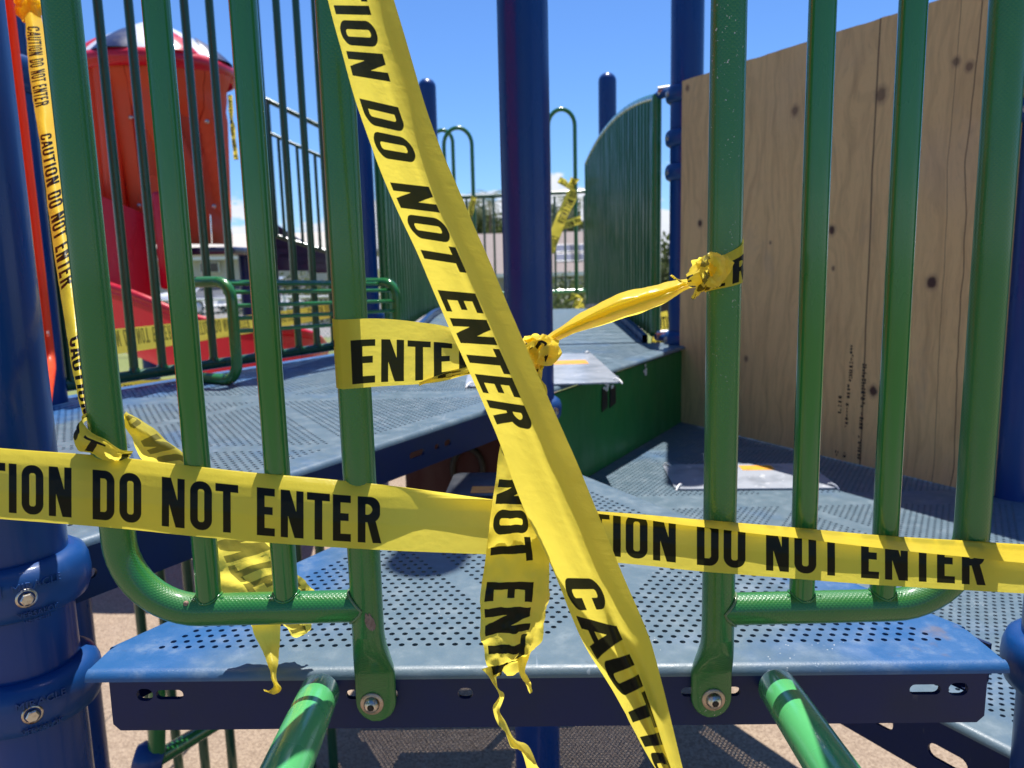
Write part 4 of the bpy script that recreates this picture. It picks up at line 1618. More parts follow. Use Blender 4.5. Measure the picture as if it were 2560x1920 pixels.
for (x_, y_) in ((555, 500), (575, 483), (596, 484), (650, 520), (730, 556), (740, 585), (560, 585)):
    q = at(x_, y_, YR + .25)
    outl.append((q.x - c0.x, q.z - c0.z))
m_.plate(c0, (1, 0, 0), (0, 0, 1), outl, [], .04, (0, -1, 0))
obj('side_stringer', m_, MT['navy'], strr)
for q in range(5):
    m_ = MB(); p_ = at(600 + 30 * q, 520 + 16 * q, YR + .6); m_.box(p_, (.28, .7, .04), None, .01)
    obj('step', m_, MT['navy'], strr)
for x_ in (585, 735):
    m_ = MB(); p_ = at(x_, 560, YR + .25); m_.tube([(p_.x, YR + .28, 0), (p_.x, YR + .28, p_.z)], .05, 14)
    obj('stair_leg', m_, MT['blue'], strr)

# under the decks: red play panel with a ring, climber pipes
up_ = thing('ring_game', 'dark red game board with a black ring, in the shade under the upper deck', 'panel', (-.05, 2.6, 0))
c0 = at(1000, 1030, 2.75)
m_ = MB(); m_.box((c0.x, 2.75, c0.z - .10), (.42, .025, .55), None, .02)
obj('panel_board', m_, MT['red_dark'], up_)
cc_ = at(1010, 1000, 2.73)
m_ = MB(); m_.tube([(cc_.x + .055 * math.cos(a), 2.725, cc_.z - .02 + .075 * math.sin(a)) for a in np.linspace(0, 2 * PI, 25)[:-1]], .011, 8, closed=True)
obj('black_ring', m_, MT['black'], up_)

cl = thing('pipe_climber', 'green pipe climber standing on the tan ground below the left deck', 'climber', (at(320, 1600, 2.0).x, 2.0, 0))
pc1 = on_z(322, 1655, .0)
first = None
for (xt, yt, Y_) in ((295, 1250, 2.5), (345, 1240, 2.5), (404, 1230, 2.5), (465, 1225, 2.5), (690, 1180, 2.5), (640, 1180, 2.5)):
    p_ = at(xt, yt, Y_)
    m_ = MB(); m_.tube([(p_.x, Y_, .0), (p_.x, Y_, zU - .25)], .0165, 12)
    obj('upright', m_, MT['green_far'], cl)
a_, b_ = at(490, 1575, 1.95), at(318, 1650, 1.75)
m_ = MB(); m_.tube([at(340, 1480, 1.80), at(338, 1640, 1.80)], .021, 14); obj('upright', m_, MT['green'], cl)
m_ = MB(); m_.tube([at(338, 1640, 1.80), at(470, 1560, 2.05), at(640, 1470, 2.3)], .021, 14); obj('brace_pipe', m_, MT['green'], cl)
p_ = at(322, 1640, 1.80)
m_ = MB(); m_.lathe([(.03, -.035), (.042, -.02), (.042, .02), (.03, .035)], p_, 16, Vector((1, .2, -.3)).normalized())
obj('pipe_clamp', m_, MT['blue_cast'], cl)

# ================================================================== caution tapes
def ribbon(name, label, st, vs_, mat, k=8, n=14, wr=0.0, wl=.02, seed=0, group='yellow caution tapes', parent=None, smooth_v=True, mb_only=False, jag=0.0):
    """sheet through cross-sections st = [([points across], u_mm), ...]; vs_ = position of those points over the tape's width"""
    m = len(st[0][0])
    cols = [[Vector(s_[0][j]) if isinstance(s_[0][j], Vector) else at(*s_[0][j]) for s_ in st] for j in range(m)]
    us = [Vector((s_[1], 0, 0)) for s_ in st]
    ns_ = (len(st) - 1) * k
    G, UV = [], []
    for i in range(ns_ + 1):
        t = i / k
        cp = [catmull(c_, t) for c_ in cols]
        u = catmull(us, t).x
        row, ruv = [], []
        for j in range(n + 1):
            f = j / n
            # find place between given v's
            q = 0
            while q < m - 2 and f > vs_[q + 1] + 1e-9: q += 1
            g_ = (f - vs_[q]) / (vs_[q + 1] - vs_[q])
            p = catmull(cp, q + g_) if (m > 2 and smooth_v) else cp[q].lerp(cp[q + 1], g_)
            row.append(p); ruv.append((u / PERIOD, f))
        G.append(row); UV.append(ruv)
    if wr:
        G2 = []
        for i in range(ns_ + 1):
            r2 = []
            for j in range(n + 1):
                a = G[min(i + 1, ns_)][j] - G[max(i - 1, 0)][j]
                b = G[i][min(j + 1, n)] - G[i][max(j - 1, 0)]
                nn_ = a.cross(b)
                nn_ = nn_.normalized() if nn_.length > 1e-12 else Vector((0, -1, 0))
                w_ = wr(i / ns_) if callable(wr) else wr
                s1 = hnoise(UV[i][j][0] * PERIOD / 1000 / wl, UV[i][j][1] * .0762 / wl * 1.3, seed)
                s2 = hnoise(UV[i][j][0] * PERIOD / 1000 / wl * 2.3, UV[i][j][1] * .0762 / wl * 2.9, seed + 5)
                r2.append(G[i][j] + nn_ * w_ * (s1 - .45 * abs(s2)))
            G2.append(r2)
        G = G2
    mb = MB()
    P = [p for r in G for p in r]
    F, U = [], []
    w1 = n + 1
    for i in range(ns_):
        for j in range(n):
            F.append((i * w1 + j, (i + 1) * w1 + j, (i + 1) * w1 + j + 1, i * w1 + j + 1))
            U.append([UV[i][j], UV[i + 1][j], UV[i + 1][j + 1], UV[i][j + 1]])
    mb.add(P, F, U)
    if mb_only:
        return mb
    o = obj(name, mb, mat, parent, loc=(P[0] if not parent else None))
    if not parent:
        tag(o, label, 'caution tape', group)
    return o


# -- horizontal tape right across the barrier; upper edge leans back, on the right it is folded over
def uH(x): return 192.5 + (x - 200) * .475


TOPH = [(-140, 952), (0, 968), (250, 987), (500, 1016), (800, 1044), (1065, 1079), (1200, 1096), (1290, 1104), (1400, 1112), (1500, 1121), (1700, 1138), (1900, 1156), (2212, 1176), (2400, 1188)]
BOTH = [(-140, 1108), (0, 1121), (250, 1141), (500, 1166), (800, 1187), (1065, 1198), (1200, 1205), (1290, 1212), (1400, 1222), (1500, 1233), (1700, 1249), (1900, 1264), (2212, 1282), (2400, 1290)]
FOLD = [0, 0, 0, 0, 0, .001, .02, .055, .10, .145, .20, .26, .38, .44]
st = []
for (tp, bt, fo) in zip(TOPH, BOTH, FOLD):
    x = tp[0]; y0, y1 = tp[1], bt[1]
    Yb, Ym, Yt = .752, .7525, .771
    fy = y0 + (y1 - y0) * fo
    h_ = y1 - y0
    if fo == 0:
        pts = [(x, y1, Yb), (x, y0 + h_ * .62, Ym - .0005), (x, y0 + h_ * .37, Ym + .003), (x, y0 + h_ * .20, .7600), (x, y0 + h_ * .08, .7660), (x, y0, Yt), (x, y0 + .15, Yt + .0012)]
    else:
        pts = [(x, y1, Yb), (x, y0 + h_ * .53, Ym), (x, y0 + h_ * .22, Ym + .004), (x, y0, .7640), (x, y0 + (fy - y0) * .35, .7585), (x, y0 + (fy - y0) * .7, .7505), (x, fy, .7425)]
    st.append((pts, uH(x)))
ribbon('caution_tape', 'taut yellow caution tape running level across the bars, reading CAUTION DO NOT ENTER', st,
       [0, .33, .55, .70, .80, .90, 1.0], MT['tape'], k=10, n=40, wr=.0005, wl=.05, seed=1, smooth_v=False)

# -- diagonal tape close to the viewer
LE = [(700, -30), (735, 100), (772, 230), (830, 390), (898, 540), (958, 680), (1012, 800), (1058, 905), (1082, 965), (1128, 1090), (1196, 1235), (1258, 1385), (1328, 1500), (1402, 1640), (1440, 1710)]
RE = [(842, -30), (884, 110), (932, 268), (990, 408), (1058, 565), (1110, 688), (1165, 815), (1218, 935), (1247, 1000), (1290, 1105), (1344, 1238), (1398, 1365), (1424, 1450), (1470, 1640), (1488, 1710)]
UD = [None] * len(LE)
acc = []
s_ = 0.0
mids = [((a[0] + b[0]) / 2, (a[1] + b[1]) / 2) for a, b in zip(LE, RE)]
for i, p in enumerate(mids):
    if i: s_ += math.hypot(p[0] - mids[i - 1][0], p[1] - mids[i - 1][1])
    acc.append(s_)


def along(x, y):
    best = min(range(len(mids) - 1), key=lambda i: abs(y - (mids[i][1] + mids[i + 1][1]) / 2))
    a, b = Vector(mids[best]), Vector(mids[best + 1])
    d = (b - a); f = (Vector((x, y)) - a).dot(d) / d.dot(d)
    return acc[best] + f * (acc[best + 1] - acc[best])


kn = [(along(822, 235), 192.5), (along(888, 412), 263.5), (along(982, 646), 361), (along(1090, 956), 490), (along(1252, 1257), 620), (along(1289, 1338), 646)]


def uD(sv):
    for (a, ua), (b, ub) in zip(kn, kn[1:]):
        if sv <= b or (b, ub) == kn[-1]:
            return ua + (ub - ua) * (sv - a) / (b - a)


st = []
for i, (a, b) in enumerate(zip(LE, RE)):
    Y = .655 - .012 * i / 14
    cur = .030 if i < 9 else (.030 + .004 * (i - 9))
    f = lambda q: (a[0] + (b[0] - a[0]) * q, a[1] + (b[1] - a[1]) * q)
    low = max(0, i - 10) / 4
    pts = [(*f(0.0), Y + cur * .75), (*f(.085), Y + cur * .5), (*f(.26), Y + cur * .2), (*f(.47), Y + .002 - .012 * low), (*f(.58), Y + .020 * low), (*f(.76), Y + .003 + .006 * low), (*f(1.0), Y + .014 - .010 * low)]
    st.append((pts, uD(acc[i])))
ribbon('caution_tape', 'wide diagonal yellow caution tape in front of everything, falling from upper left to lower right', st,
       [0, .10, .31, .57, .68, .84, 1.0], MT['tape'], k=10, n=36, wr=lambda f: .0004 + .0022 * max(0, (f - .72) / .28), wl=.035, seed=2)

# -- strip hanging from the knot, NOT ENTER, with torn tails
st = []
LH = [(1150, 800), (1108, 880), (1080, 965), (1071, 1035), (1060, 1110), (1046, 1227), (1037, 1285), (1038, 1356), (1044, 1400), (1052, 1440), (1062, 1466)]
RH = [(1172, 795), (1165, 880), (1158, 965), (1160, 1035), (1164, 1110), (1187, 1215), (1186, 1290), (1180, 1340), (1166, 1390), (1140, 1425), (1092, 1452)]
for i, (a, b) in enumerate(zip(LH, RH)):
    Y = .742 - .012 * min(1, i / 3)
    ym = (a[1] + b[1]) / 2
    u = 263.5 + (ym - 1036) / 2.27
    f = lambda q: (a[0] + (b[0] - a[0]) * q, a[1] + (b[1] - a[1]) * q)
    cv = .018 if i < 3 else (.004 if i < 6 else .010)
    pts = [(*f(0), Y), (*f(.3), Y - cv * .4), (*f(.6), Y - cv * .5), (*f(.85), Y + .002), (*f(1), Y + cv)]
    st.append((pts, u))
ribbon('caution_tape', 'crumpled yellow tape strip hanging from the knot with a torn lower end, reading NOT ENTER', st, [0, .27, .55, .8, 1],
       MT['tape'], k=10, n=22, wr=lambda f: .0018 + .0115 * f ** 2, wl=.019, seed=4)
hang = bpy.data.objects['caution_tape.002']
for nm_, path, wd, u0 in (('torn_tail', [(1056, 1440), (1066, 1475), (1083, 1500), (1072, 1530), (1084, 1560), (1100, 1588), (1122, 1612), (1144, 1640), (1160, 1672)], [34, 26, 12, 16, 20, 24, 36, 48, 40], 500),
                          ('torn_tail', [(1128, 1418), (1126, 1440), (1132, 1462), (1142, 1480), (1148, 1496)], [34, 24, 16, 13, 6], 500)):
    st = []
    for i, ((x, y), w_) in enumerate(zip(path, wd)):
        a = .35 * math.sin(i * 1.9) + .5
        dx, dy = math.cos(a) * w_ / 2, math.sin(a) * w_ / 2 * (1 if i % 2 else -.6)
        Y = .731 - .006 * math.sin(i * 1.3)
        st.append(([(x - dx, y - dy, Y), (x, y, Y - .004), (x + dx, y + dy, Y + .006 * math.cos(i * 2.1))], u0 + i * 9))
    ribbon(nm_, None, st, [0, .5, 1], MT['tape_thin'], k=8, n=6, wr=.002, wl=.012, seed=6, parent=hang)

# -- tape wrapped round the left post, ENTER, gathered towards the knot
st = []
px_ = -.1625
ymid0 = at(735, 765, .77)
R_ = PR + .0012
zt_, zb_ = at(735, 690, .77).z, at(737, 840, .77).z
for ang in (1.15 * PI, 1.02 * PI, .85 * PI):                 # round the back and left side of the post
    a = ang - PI
    st.append(([Vector((px_ - R_ * math.cos(a), YB + R_ * math.sin(-a) * -1, z)) for z in (zb_, zb_ + (zt_ - zb_) * .35, zb_ + (zt_ - zb_) * .7, zt_)], 361 - 17 - 10 * (ang / PI)))
st = []
EU = lambda x: 361 + (x - 770) / 2.14
q_ = []
for a in (-.55, -.15, .25, .6, .95, 1.3):                   # a = 0 on the left flank, pi/2 at the front
    x_, y_ = px_ - R_ * math.cos(a), YB - R_ * math.sin(a)
    st.append(([Vector((x_, y_, z)) for z in (zb_, zb_ + (zt_ - zb_) * .35, zb_ + (zt_ - zb_) * .7, zt_)], 361 + (a - PI / 2) * R_ * 1000))
for (x, yt, yb, Y) in ((800, 688, 836, .7635), (850, 690, 833, .759), (905, 696, 830, .755), (955, 703, 824, .752), (1000, 716, 812, .750), (1050, 728, 802, .748), (1100, 738, 795, .746), (1140, 748, 790, .744)):
    h_ = yb - yt
    sq = max(0, (x - 900) / 240)
    st.append(([(x, yb, Y), (x, yb - h_ * .35, Y - .006 * sq), (x, yb - h_ * .7, Y + .008 * sq), (x, yt, Y + .014 * sq)], EU(x)))
ribbon('caution_tape', 'yellow tape wrapped round the left green post and gathered behind the diagonal, reading ENTER', st, [0, .35, .7, 1], MT['tape'], k=8, n=24,
       wr=lambda f: .0003 + .006 * max(0, f - .5), wl=.04, seed=8)
wrap = bpy.data.objects['caution_tape.003']
st = []
for i, (x, yt, yb, Y) in enumerate(((905, 822, 834, .7565), (950, 806, 820, .7535), (1000, 790, 812, .748), (1060, 780, 806, .744), (1140, 765, 795, .742))):
    st.append(([(x, yb, Y), (x, (yt + yb) / 2, Y - .004), (x, yt, Y + .003)], 600 + i * 22))
ribbon('twisted_strand', None, st, [0, .5, 1], MT['tape_thin'], k=8, n=8, wr=.002, wl=.02, seed=9, parent=wrap)

# -- thin gathered tape from the knot up to the right post
st = []
UPE = [(1150, 742), (1175, 730), (1215, 702), (1270, 668), (1330, 638), (1390, 620), (1440, 610), (1478, 604), (1505, 598)]
LOE = [(1152, 775), (1182, 745), (1225, 728), (1285, 706), (1345, 690), (1395, 672), (1440, 652), (1482, 626), (1508, 622)]
for i, (a, b) in enumerate(zip(UPE, LOE)):
    f = lambda q: (a[0] + (b[0] - a[0]) * q, a[1] + (b[1] - a[1]) * q)
    Y = .740 + .022 * i / 8
    wv_ = math.sin(PI * i / 8)
    pts = [(*f(1.0), Y + .010 * wv_ + .003), (*f(.93), Y + .004), (*f(.66), Y - .004 - .008 * wv_), (*f(.42), Y + .001), (*f(.34), Y - .010 * wv_ - .001), (*f(0.0), Y + .006), (*f(.1), Y + .014)]
    st.append((pts, 478 + i * 18))
ribbon('caution_tape', 'gathered yellow tape stretched from the centre knot up to the right green post', st, [0, .16, .4, .55, .68, .88, 1], MT['tape'], k=12, n=34,
       wr=.0016, wl=.016, seed=11)
gath = bpy.data.objects['caution_tape.004']


def knot(name, label, c, r, axis, parent, seed, loops=4, width=.020, sq=1.0, u0=0):
    """bands of tape wound over each other and pulled tight"""
    rr = random.Random(seed)
    axis = Vector(axis).normalized()
    c = Vector(c)
    side = axis.cross(Vector((0, -1, .2))).normalized(); up = side.cross(axis)
    for q in range(loops):
        tilt = Matrix.Rotation(rr.uniform(-.75, .75), 3, side) @ Matrix.Rotation(rr.uniform(-.6, .6), 3, up)
        st_ = []
        nn_ = 13
        span = rr.uniform(1.2, 2.0) * PI
        a0 = rr.uniform(0, 2 * PI)
        cc_ = c + axis * rr.uniform(-.5, .5) * r
        for i in range(nn_):
            a = a0 + span * i / (nn_ - 1)
            rad = r * (1 + .16 * q / loops) * (1 + .12 * hnoise(i * .55, q * 3.1, seed))
            d = tilt @ (side * math.cos(a) + up * math.sin(a) * sq)
            p_ = cc_ + d * rad
            ax = (tilt @ axis)
            w_ = width * (1 + .45 * hnoise(i * .8, q * 1.7, seed + 9))
            st_.append(([p_ - ax * w_ / 2, p_ + d * .0028 * math.sin(i * 2.2 + q), p_ + ax * w_ / 2], u0 + q * 6 + i * 7))
        ribbon(name, None, st_, [0, .5, 1], MT['tape'], k=5, n=10, wr=.0018, wl=.012, seed=seed + q, parent=parent)


kc = at(1155, 762, .735)
knot('knot_band', None, kc, .013, (1, 0, .2), gath, 21, 3, .030, 1.15, 496)
st = []
for (x, y, w_, Y) in ((1120, 735, 16, .738), (1140, 752, 34, .727), (1160, 742, 44, .723), (1178, 752, 40, .725), (1180, 775, 26, .730), (1168, 800, 14, .733)):
    st.append(([(x - w_ * .30, y + w_ * .5, Y), (x, y, Y - .007), (x + w_ * .30, y - w_ * .45, Y)], 300 + x))
ribbon('knot_fold', None, st, [0, .5, 1], MT['tape'], k=8, n=10, wr=.003, wl=.012, seed=31, parent=gath)
st = []
for (x, y, w_) in ((1158, 790, 22), (1150, 812, 30), (1166, 838, 34), (1170, 865, 26), (1176, 900, 22), (1181, 940, 14), (1185, 975, 5)):
    st.append(([(x - w_ * .5, y, .742), (x, y - 3, .732), (x + w_ * .5, y + 2, .738)], 520 + y * .4))
ribbon('hanging_fold', None, st, [0, .5, 1], MT['tape'], k=8, n=8, wr=.004, wl=.014, seed=32, parent=gath)

kr = at(1535, 585, .748)
knot('knot_band', None, kr, .010, (1, 0, .25), gath, 47, 3, .026, 1.1, 486)
# open loop of the bow on the right post
st = []
lc = (1540, 583)
for i in range(13):
    a = 2.2 + 2 * PI * i / 12
    x, y = lc[0] + 27 * math.cos(a), lc[1] + 38 * math.sin(a)
    x2, y2 = lc[0] + 10 * math.cos(a) - 3, lc[1] + 15 * math.sin(a)
    st.append(([(x, y, .730), ((x + x2) / 2, (y + y2) / 2, .7205 + .004 * math.sin(3 * a)), (x2, y2, .729)], 440 + i * 11))
ribbon('bow_loop', None, st, [0, .55, 1], MT['tape_thin'], k=6, n=10, wr=.004, wl=.012, seed=43, parent=gath)
st = []
for (x, y, w_) in ((1485, 606, 30), (1500, 600, 44), (1518, 592, 52), (1532, 590, 40)):
    st.append(([(x + w_ * .12, y + w_ * .5, .744), (x, y, .728), (x - w_ * .12, y - w_ * .5, .744)], 400 + x * .4))
ribbon('knot_fold', None, st, [0, .5, 1], MT['tape'], k=8, n=10, wr=.003, wl=.012, seed=44, parent=gath)
for path, wd in (([(1482, 612), (1468, 606), (1458, 600), (1450, 597)], [16, 12, 14, 8]), ([(1528, 612), (1516, 622), (1504, 634), (1495, 646)], [26, 22, 12, 6]), ([(1540, 612), (1528, 622), (1522, 630)], [24, 18, 5])):
    st = [([(x - w_ * .35, y - w_ * .35, .738), (x, y, .730 + .003 * (i % 2)), (x + w_ * .35, y + w_ * .35, .738)], 300 + i * 9) for i, ((x, y), w_) in enumerate(zip(path, wd))]
    ribbon('torn_tail', None, st, [0, .5, 1], MT['tape_thin'], k=6, n=6, wr=.003, wl=.008, seed=45, parent=gath)
# band round the right post
st = []
xr_ = .217
for i, a in enumerate(np.linspace(.15, PI + .35, 12)):
    zc_ = at(1575, 582, .77).z + .006 * (a - PI / 2)
    w_ = .026 + .005 * a
    st.append(([Vector((xr_ - R_ * math.cos(a), YB - R_ * math.sin(a), zc_ + w_ * (q - .5))) for q in (0, .5, 1)], 436 + i * 5.4))
ribbon('post_band', None, st, [0, .5, 1], MT['tape'], k=4, n=10, wr=.0008, wl=.02, seed=46, parent=gath)

# -- twisted tape far to near along the left side, tied to the loop
LT = [(52, 10), (56, 70), (62, 150), (74, 235), (86, 310), (100, 420), (116, 545), (136, 670), (152, 775), (166, 850), (180, 905)]
RT = [(84, 18), (98, 70), (108, 140), (118, 225), (123, 300), (142, 400), (162, 520), (182, 640), (192, 760), (196, 845), (202, 900)]
Ya, Yb_ = 1.93, .815
st = []
y0, y1 = 14, 902
for i, (a, b) in enumerate(zip(LT, RT)):
    ym = (a[1] + b[1]) / 2
    f = (ym - y0) / (y1 - y0)
    Y = 1 / ((1 - f) / Ya + f / Yb_)
    # u from the printed repeats seen along it
    ku = [(14, -700), (60, -620), (228, -130), (285, 0), (412, 192.5), (610, 490), (720, 620), (905, 800)]
    for (ya, ua), (yb, ub) in zip(ku, ku[1:]):
        if ym <= yb or yb == 905:
            u = ua + (ub - ua) * (ym - ya) / (yb - ya); break
    fq = lambda q: (a[0] + (b[0] - a[0]) * q, a[1] + (b[1] - a[1]) * q)
    tw_ = .02 * Y
    st.append(([(*fq(0), Y + tw_ * .3), (*fq(.35), Y - tw_ * .6), (*fq(.7), Y + tw_ * .1), (*fq(1), Y + tw_)], u))
ribbon('caution_tape', 'long yellow tape receding up the left side to the back post, reading DO NOT ENTER', st, [0, .33, .66, 1], MT['tape'], k=10, n=14,
       wr=lambda f: .0015 + .004 * max(0, f - .8), wl=.05, seed=51)
far_t = [o for o in bpy.data.objects if o.name.startswith('caution_tape')][-1]
kl = at(190, 925, .795)
knot('knot_band', None, at(62, 12, 1.9), .022, (0, 0, 1), far_t, 53, 4, .04, 1.0, 490)
st = []
for (x, y, w_, Y) in ((196, 895, 20, .80), (180, 905, 34, .775), (166, 925, 46, .765), (178, 950, 52, .760), (196, 958, 44, .757), (222, 968, 40, .757), (250, 985, 34, .760), (282, 985, 26, .775)):
    st.append(([(x - w_ * .25, y + w_ * .42, Y + .006), (x, y, Y - .004), (x + w_ * .25, y - w_ * .42, Y)], 230 + x * .5))
ribbon('knot_wrap', None, st, [0, .5, 1], MT['tape'], k=8, n=10, wr=.003, wl=.014, seed=54, parent=far_t)

# -- broad strip behind the left bars, running down to a torn end on the deck
st = []
LS = [(262, 900), (285, 950), (310, 1000), (360, 1080), (420, 1170), (458, 1245), (505, 1310), (548, 1362)]
RS = [(272, 890), (330, 925), (400, 985), (470, 1060), (545, 1130), (610, 1205), (650, 1248), (690, 1285)]
for i, (a, b) in enumerate(zip(LS, RS)):
    Y = .815 + .03 * math.sin(PI * min(1, i / 5) / 2)
    fq = lambda q: (a[0] + (b[0] - a[0]) * q, a[1] + (b[1] - a[1]) * q)
    cv = .016 * max(0, 1 - i / 4)
    st.append(([(*fq(1), Y + cv), (*fq(.66), Y - cv * .3), (*fq(.33), Y - cv * .6), (*fq(0), Y)], 215 + i * 41))
ribbon('caution_tape', 'sheer yellow strip slanting down behind the left bars to a torn end over the deck', st, [0, .33, .66, 1], MT['tape_thin'], k=10, n=16,
       wr=lambda f: .003 + .006 * f, wl=.024, seed=61)
strip = [o for o in bpy.data.objects if o.name.startswith('caution_tape')][-1]
st = []
for i, (x, y, w_) in enumerate(((575, 1330, 64), (576, 1370, 58), (584, 1405, 40), (588, 1430, 26), (590, 1452, 17), (592, 1470, 13), (600, 1485, 18), (588, 1496, 14), (572, 1492, 5))):
    yt_ = (.842, .836, .824, .808, .800, .797, .795, .795, .796)[i]
    st.append(([(x - w_ * .5, y - 4, yt_), (x, y, yt_ - .007 + .003 * math.sin(i * 2)), (x + w_ * .5, y + 3, yt_)], 560 - i * 9))
ribbon('torn_tail', None, st, [0, .5, 1], MT['tape_thin'], k=6, n=8, wr=.002, wl=.012, seed=62, parent=strip)
st = []
for i, (x, y, w_) in enumerate(((620, 1310, 70), (640, 1340, 62), (650, 1360, 52), (655, 1372, 30))):
    st.append(([(x - w_ * .5, y + 6, .846), (x, y, .838), (x + w_ * .45, y - 8, .842)], 300 - i * 16))
ribbon('torn_tail', None, st, [0, .5, 1], MT['tape_thin'], k=6, n=8, wr=.003, wl=.014, seed=63, parent=strip)

# -- tapes farther away
def simple_tape(label, pts, w=.0762, u0=0, wr=.004, seed=70, tilt=0.0, back=False):
    """pts: (x, y, Y) along the middle"""
    C_ = [at(*p) for p in pts]
    st_ = []
    L_ = 0
    for i, c_ in enumerate(C_):
        if i: L_ += (C_[i] - C_[i - 1]).length
        d = (C_[min(i + 1, len(C_) - 1)] - C_[max(i - 1, 0)]).normalized()
        view = (c_ - Vector((0, 0, EYE))).normalized()
        up_ = view.cross(d).normalized()
        if up_.z < 0 or (abs(up_.z) < .2 and up_.x < 0): up_ = -up_
        up_ = (up_ + view * tilt * math.sin(i * 1.1)).normalized()
        ww = w * (1 if not isinstance(wr, tuple) else 1)
        row = [c_ - up_ * ww / 2, c_, c_ + up_ * ww / 2]
        st_.append((row[::-1] if back else row, u0 + L_ * 1000))
    return ribbon('caution_tape', label, st_, [0, .5, 1], MT['tape_thin'] if back else MT['tape'], k=8, n=8, wr=wr, wl=.06, seed=seed)


simple_tape('yellow tape strung across the crimson slide, beyond the far left barrier', [(215, 742, 2.25), (330, 728, 2.55), (450, 712, 2.95), (540, 700, 3.3), (640, 684, 3.9), (735, 668, 4.4)], u0=60, back=True)
simple_tape('slack yellow tape lying low beyond the deck edge, under the far left barrier', [(250, 838, 3.0), (330, 836, 3.3), (420, 826, 3.6)], w=.06, u0=200, seed=72)
simple_tape('crumpled yellow tape lying beyond the deck edge, beside the left post band', [(640, 800, 4.2), (690, 789, 4.1), (740, 780, 4.0), (790, 790, 3.9)], w=.075, u0=330, wr=.02, seed=73)
simple_tape('yellow tape tied to the tall hoop, slanting down behind the centre post', [(1242, 385, 6.1), (1236, 420, 6.08), (1216, 462, 6.0), (1200, 505, 5.9), (1185, 545, 5.8)], w=.085, u0=90, wr=.01, seed=74, tilt=.5)
simple_tape('short bow of yellow tape at the top of the tall hoop', [(1207, 388, 6.1), (1220, 395, 6.1), (1230, 402, 6.1), (1240, 386, 6.1)], w=.05, u0=10, wr=.012, seed=75)
simple_tape('short yellow tape branch tied across the tall hoop lower down', [(1200, 490, 6.0), (1225, 484, 6.05), (1243, 478, 6.1), (1256, 475, 6.12)], w=.06, u0=0, wr=.012, seed=76)
simple_tape('wisp of yellow tape on the hoop beside the diagonal tape', [(1024, 425, 6.4), (1016, 460, 6.4), (1010, 490, 6.4), (1006, 520, 6.4)], w=.045, u0=0, wr=.014, seed=77, tilt=.5)
simple_tape('yellow tape scrap on the far deck at the foot of the tall hoop', [(1232, 640, 6.1), (1250, 648, 6.1), (1240, 672, 6.0), (1262, 662, 6.0)], w=.07, u0=0, wr=.02, seed=78)
simple_tape('yellow tape beyond the gap beside the back right post, upper piece', [(1405, 692, 5.2), (1425, 694, 5.2), (1445, 690, 5.2)], w=.12, u0=0, wr=.01, seed=79)
simple_tape('yellow tape beyond the gap beside the back right post, lower piece', [(1408, 728, 5.0), (1424, 730, 5.0), (1440, 722, 5.0)], w=.09, u0=0, wr=.01, seed=80)
simple_tape('yellow tape dangling beside the orange tower', [(497, 205, 5.0), (500, 250, 5.0), (505, 300, 5.0), (510, 345, 5.0)], w=.028, u0=0, wr=.012, seed=81, tilt=.6)

# ================================================================== background: houses, cars, fence, trees
k = M('beige_stucco', (.52, .47, .42, 1), .9); k.base(k.mix(k.noise(3, 5), (.50, .47, .45, 1), (.58, .55, .53, 1))); MT['wall'] = k.m
k = M('brown_shingle', (.28, .19, .16, 1), .9); k.base(k.mix(k.noise(4, 6, sc=(1, 1, 4)), (.23, .185, .165, 1), (.32, .265, .24, 1))); MT['roof'] = k.m
k = M('beige_shingle', (.42, .38, .33, 1), .9); k.base(k.mix(k.noise(5, 6, sc=(1, 1, 4)), (.42, .385, .33, 1), (.52, .48, .42, 1))); MT['roof2'] = k.m
MT['solar'] = M('solar_glass', (.03, .045, .10, 1), .15).m
MT['alu'] = M('white_frame', (.75, .75, .74, 1), .4).m
MT['glass'] = M('dark_window_glass', (.02, .025, .03, 1), .08).m
MT['car_white'] = M('white_car_paint', (.78, .79, .80, 1), .2, coat=.6).m
MT['tyre'] = M('tyre_rubber', (.015, .015, .016, 1), .8).m
MT['dark'] = M('dark_trim', (.02, .02, .022, 1), .5).m


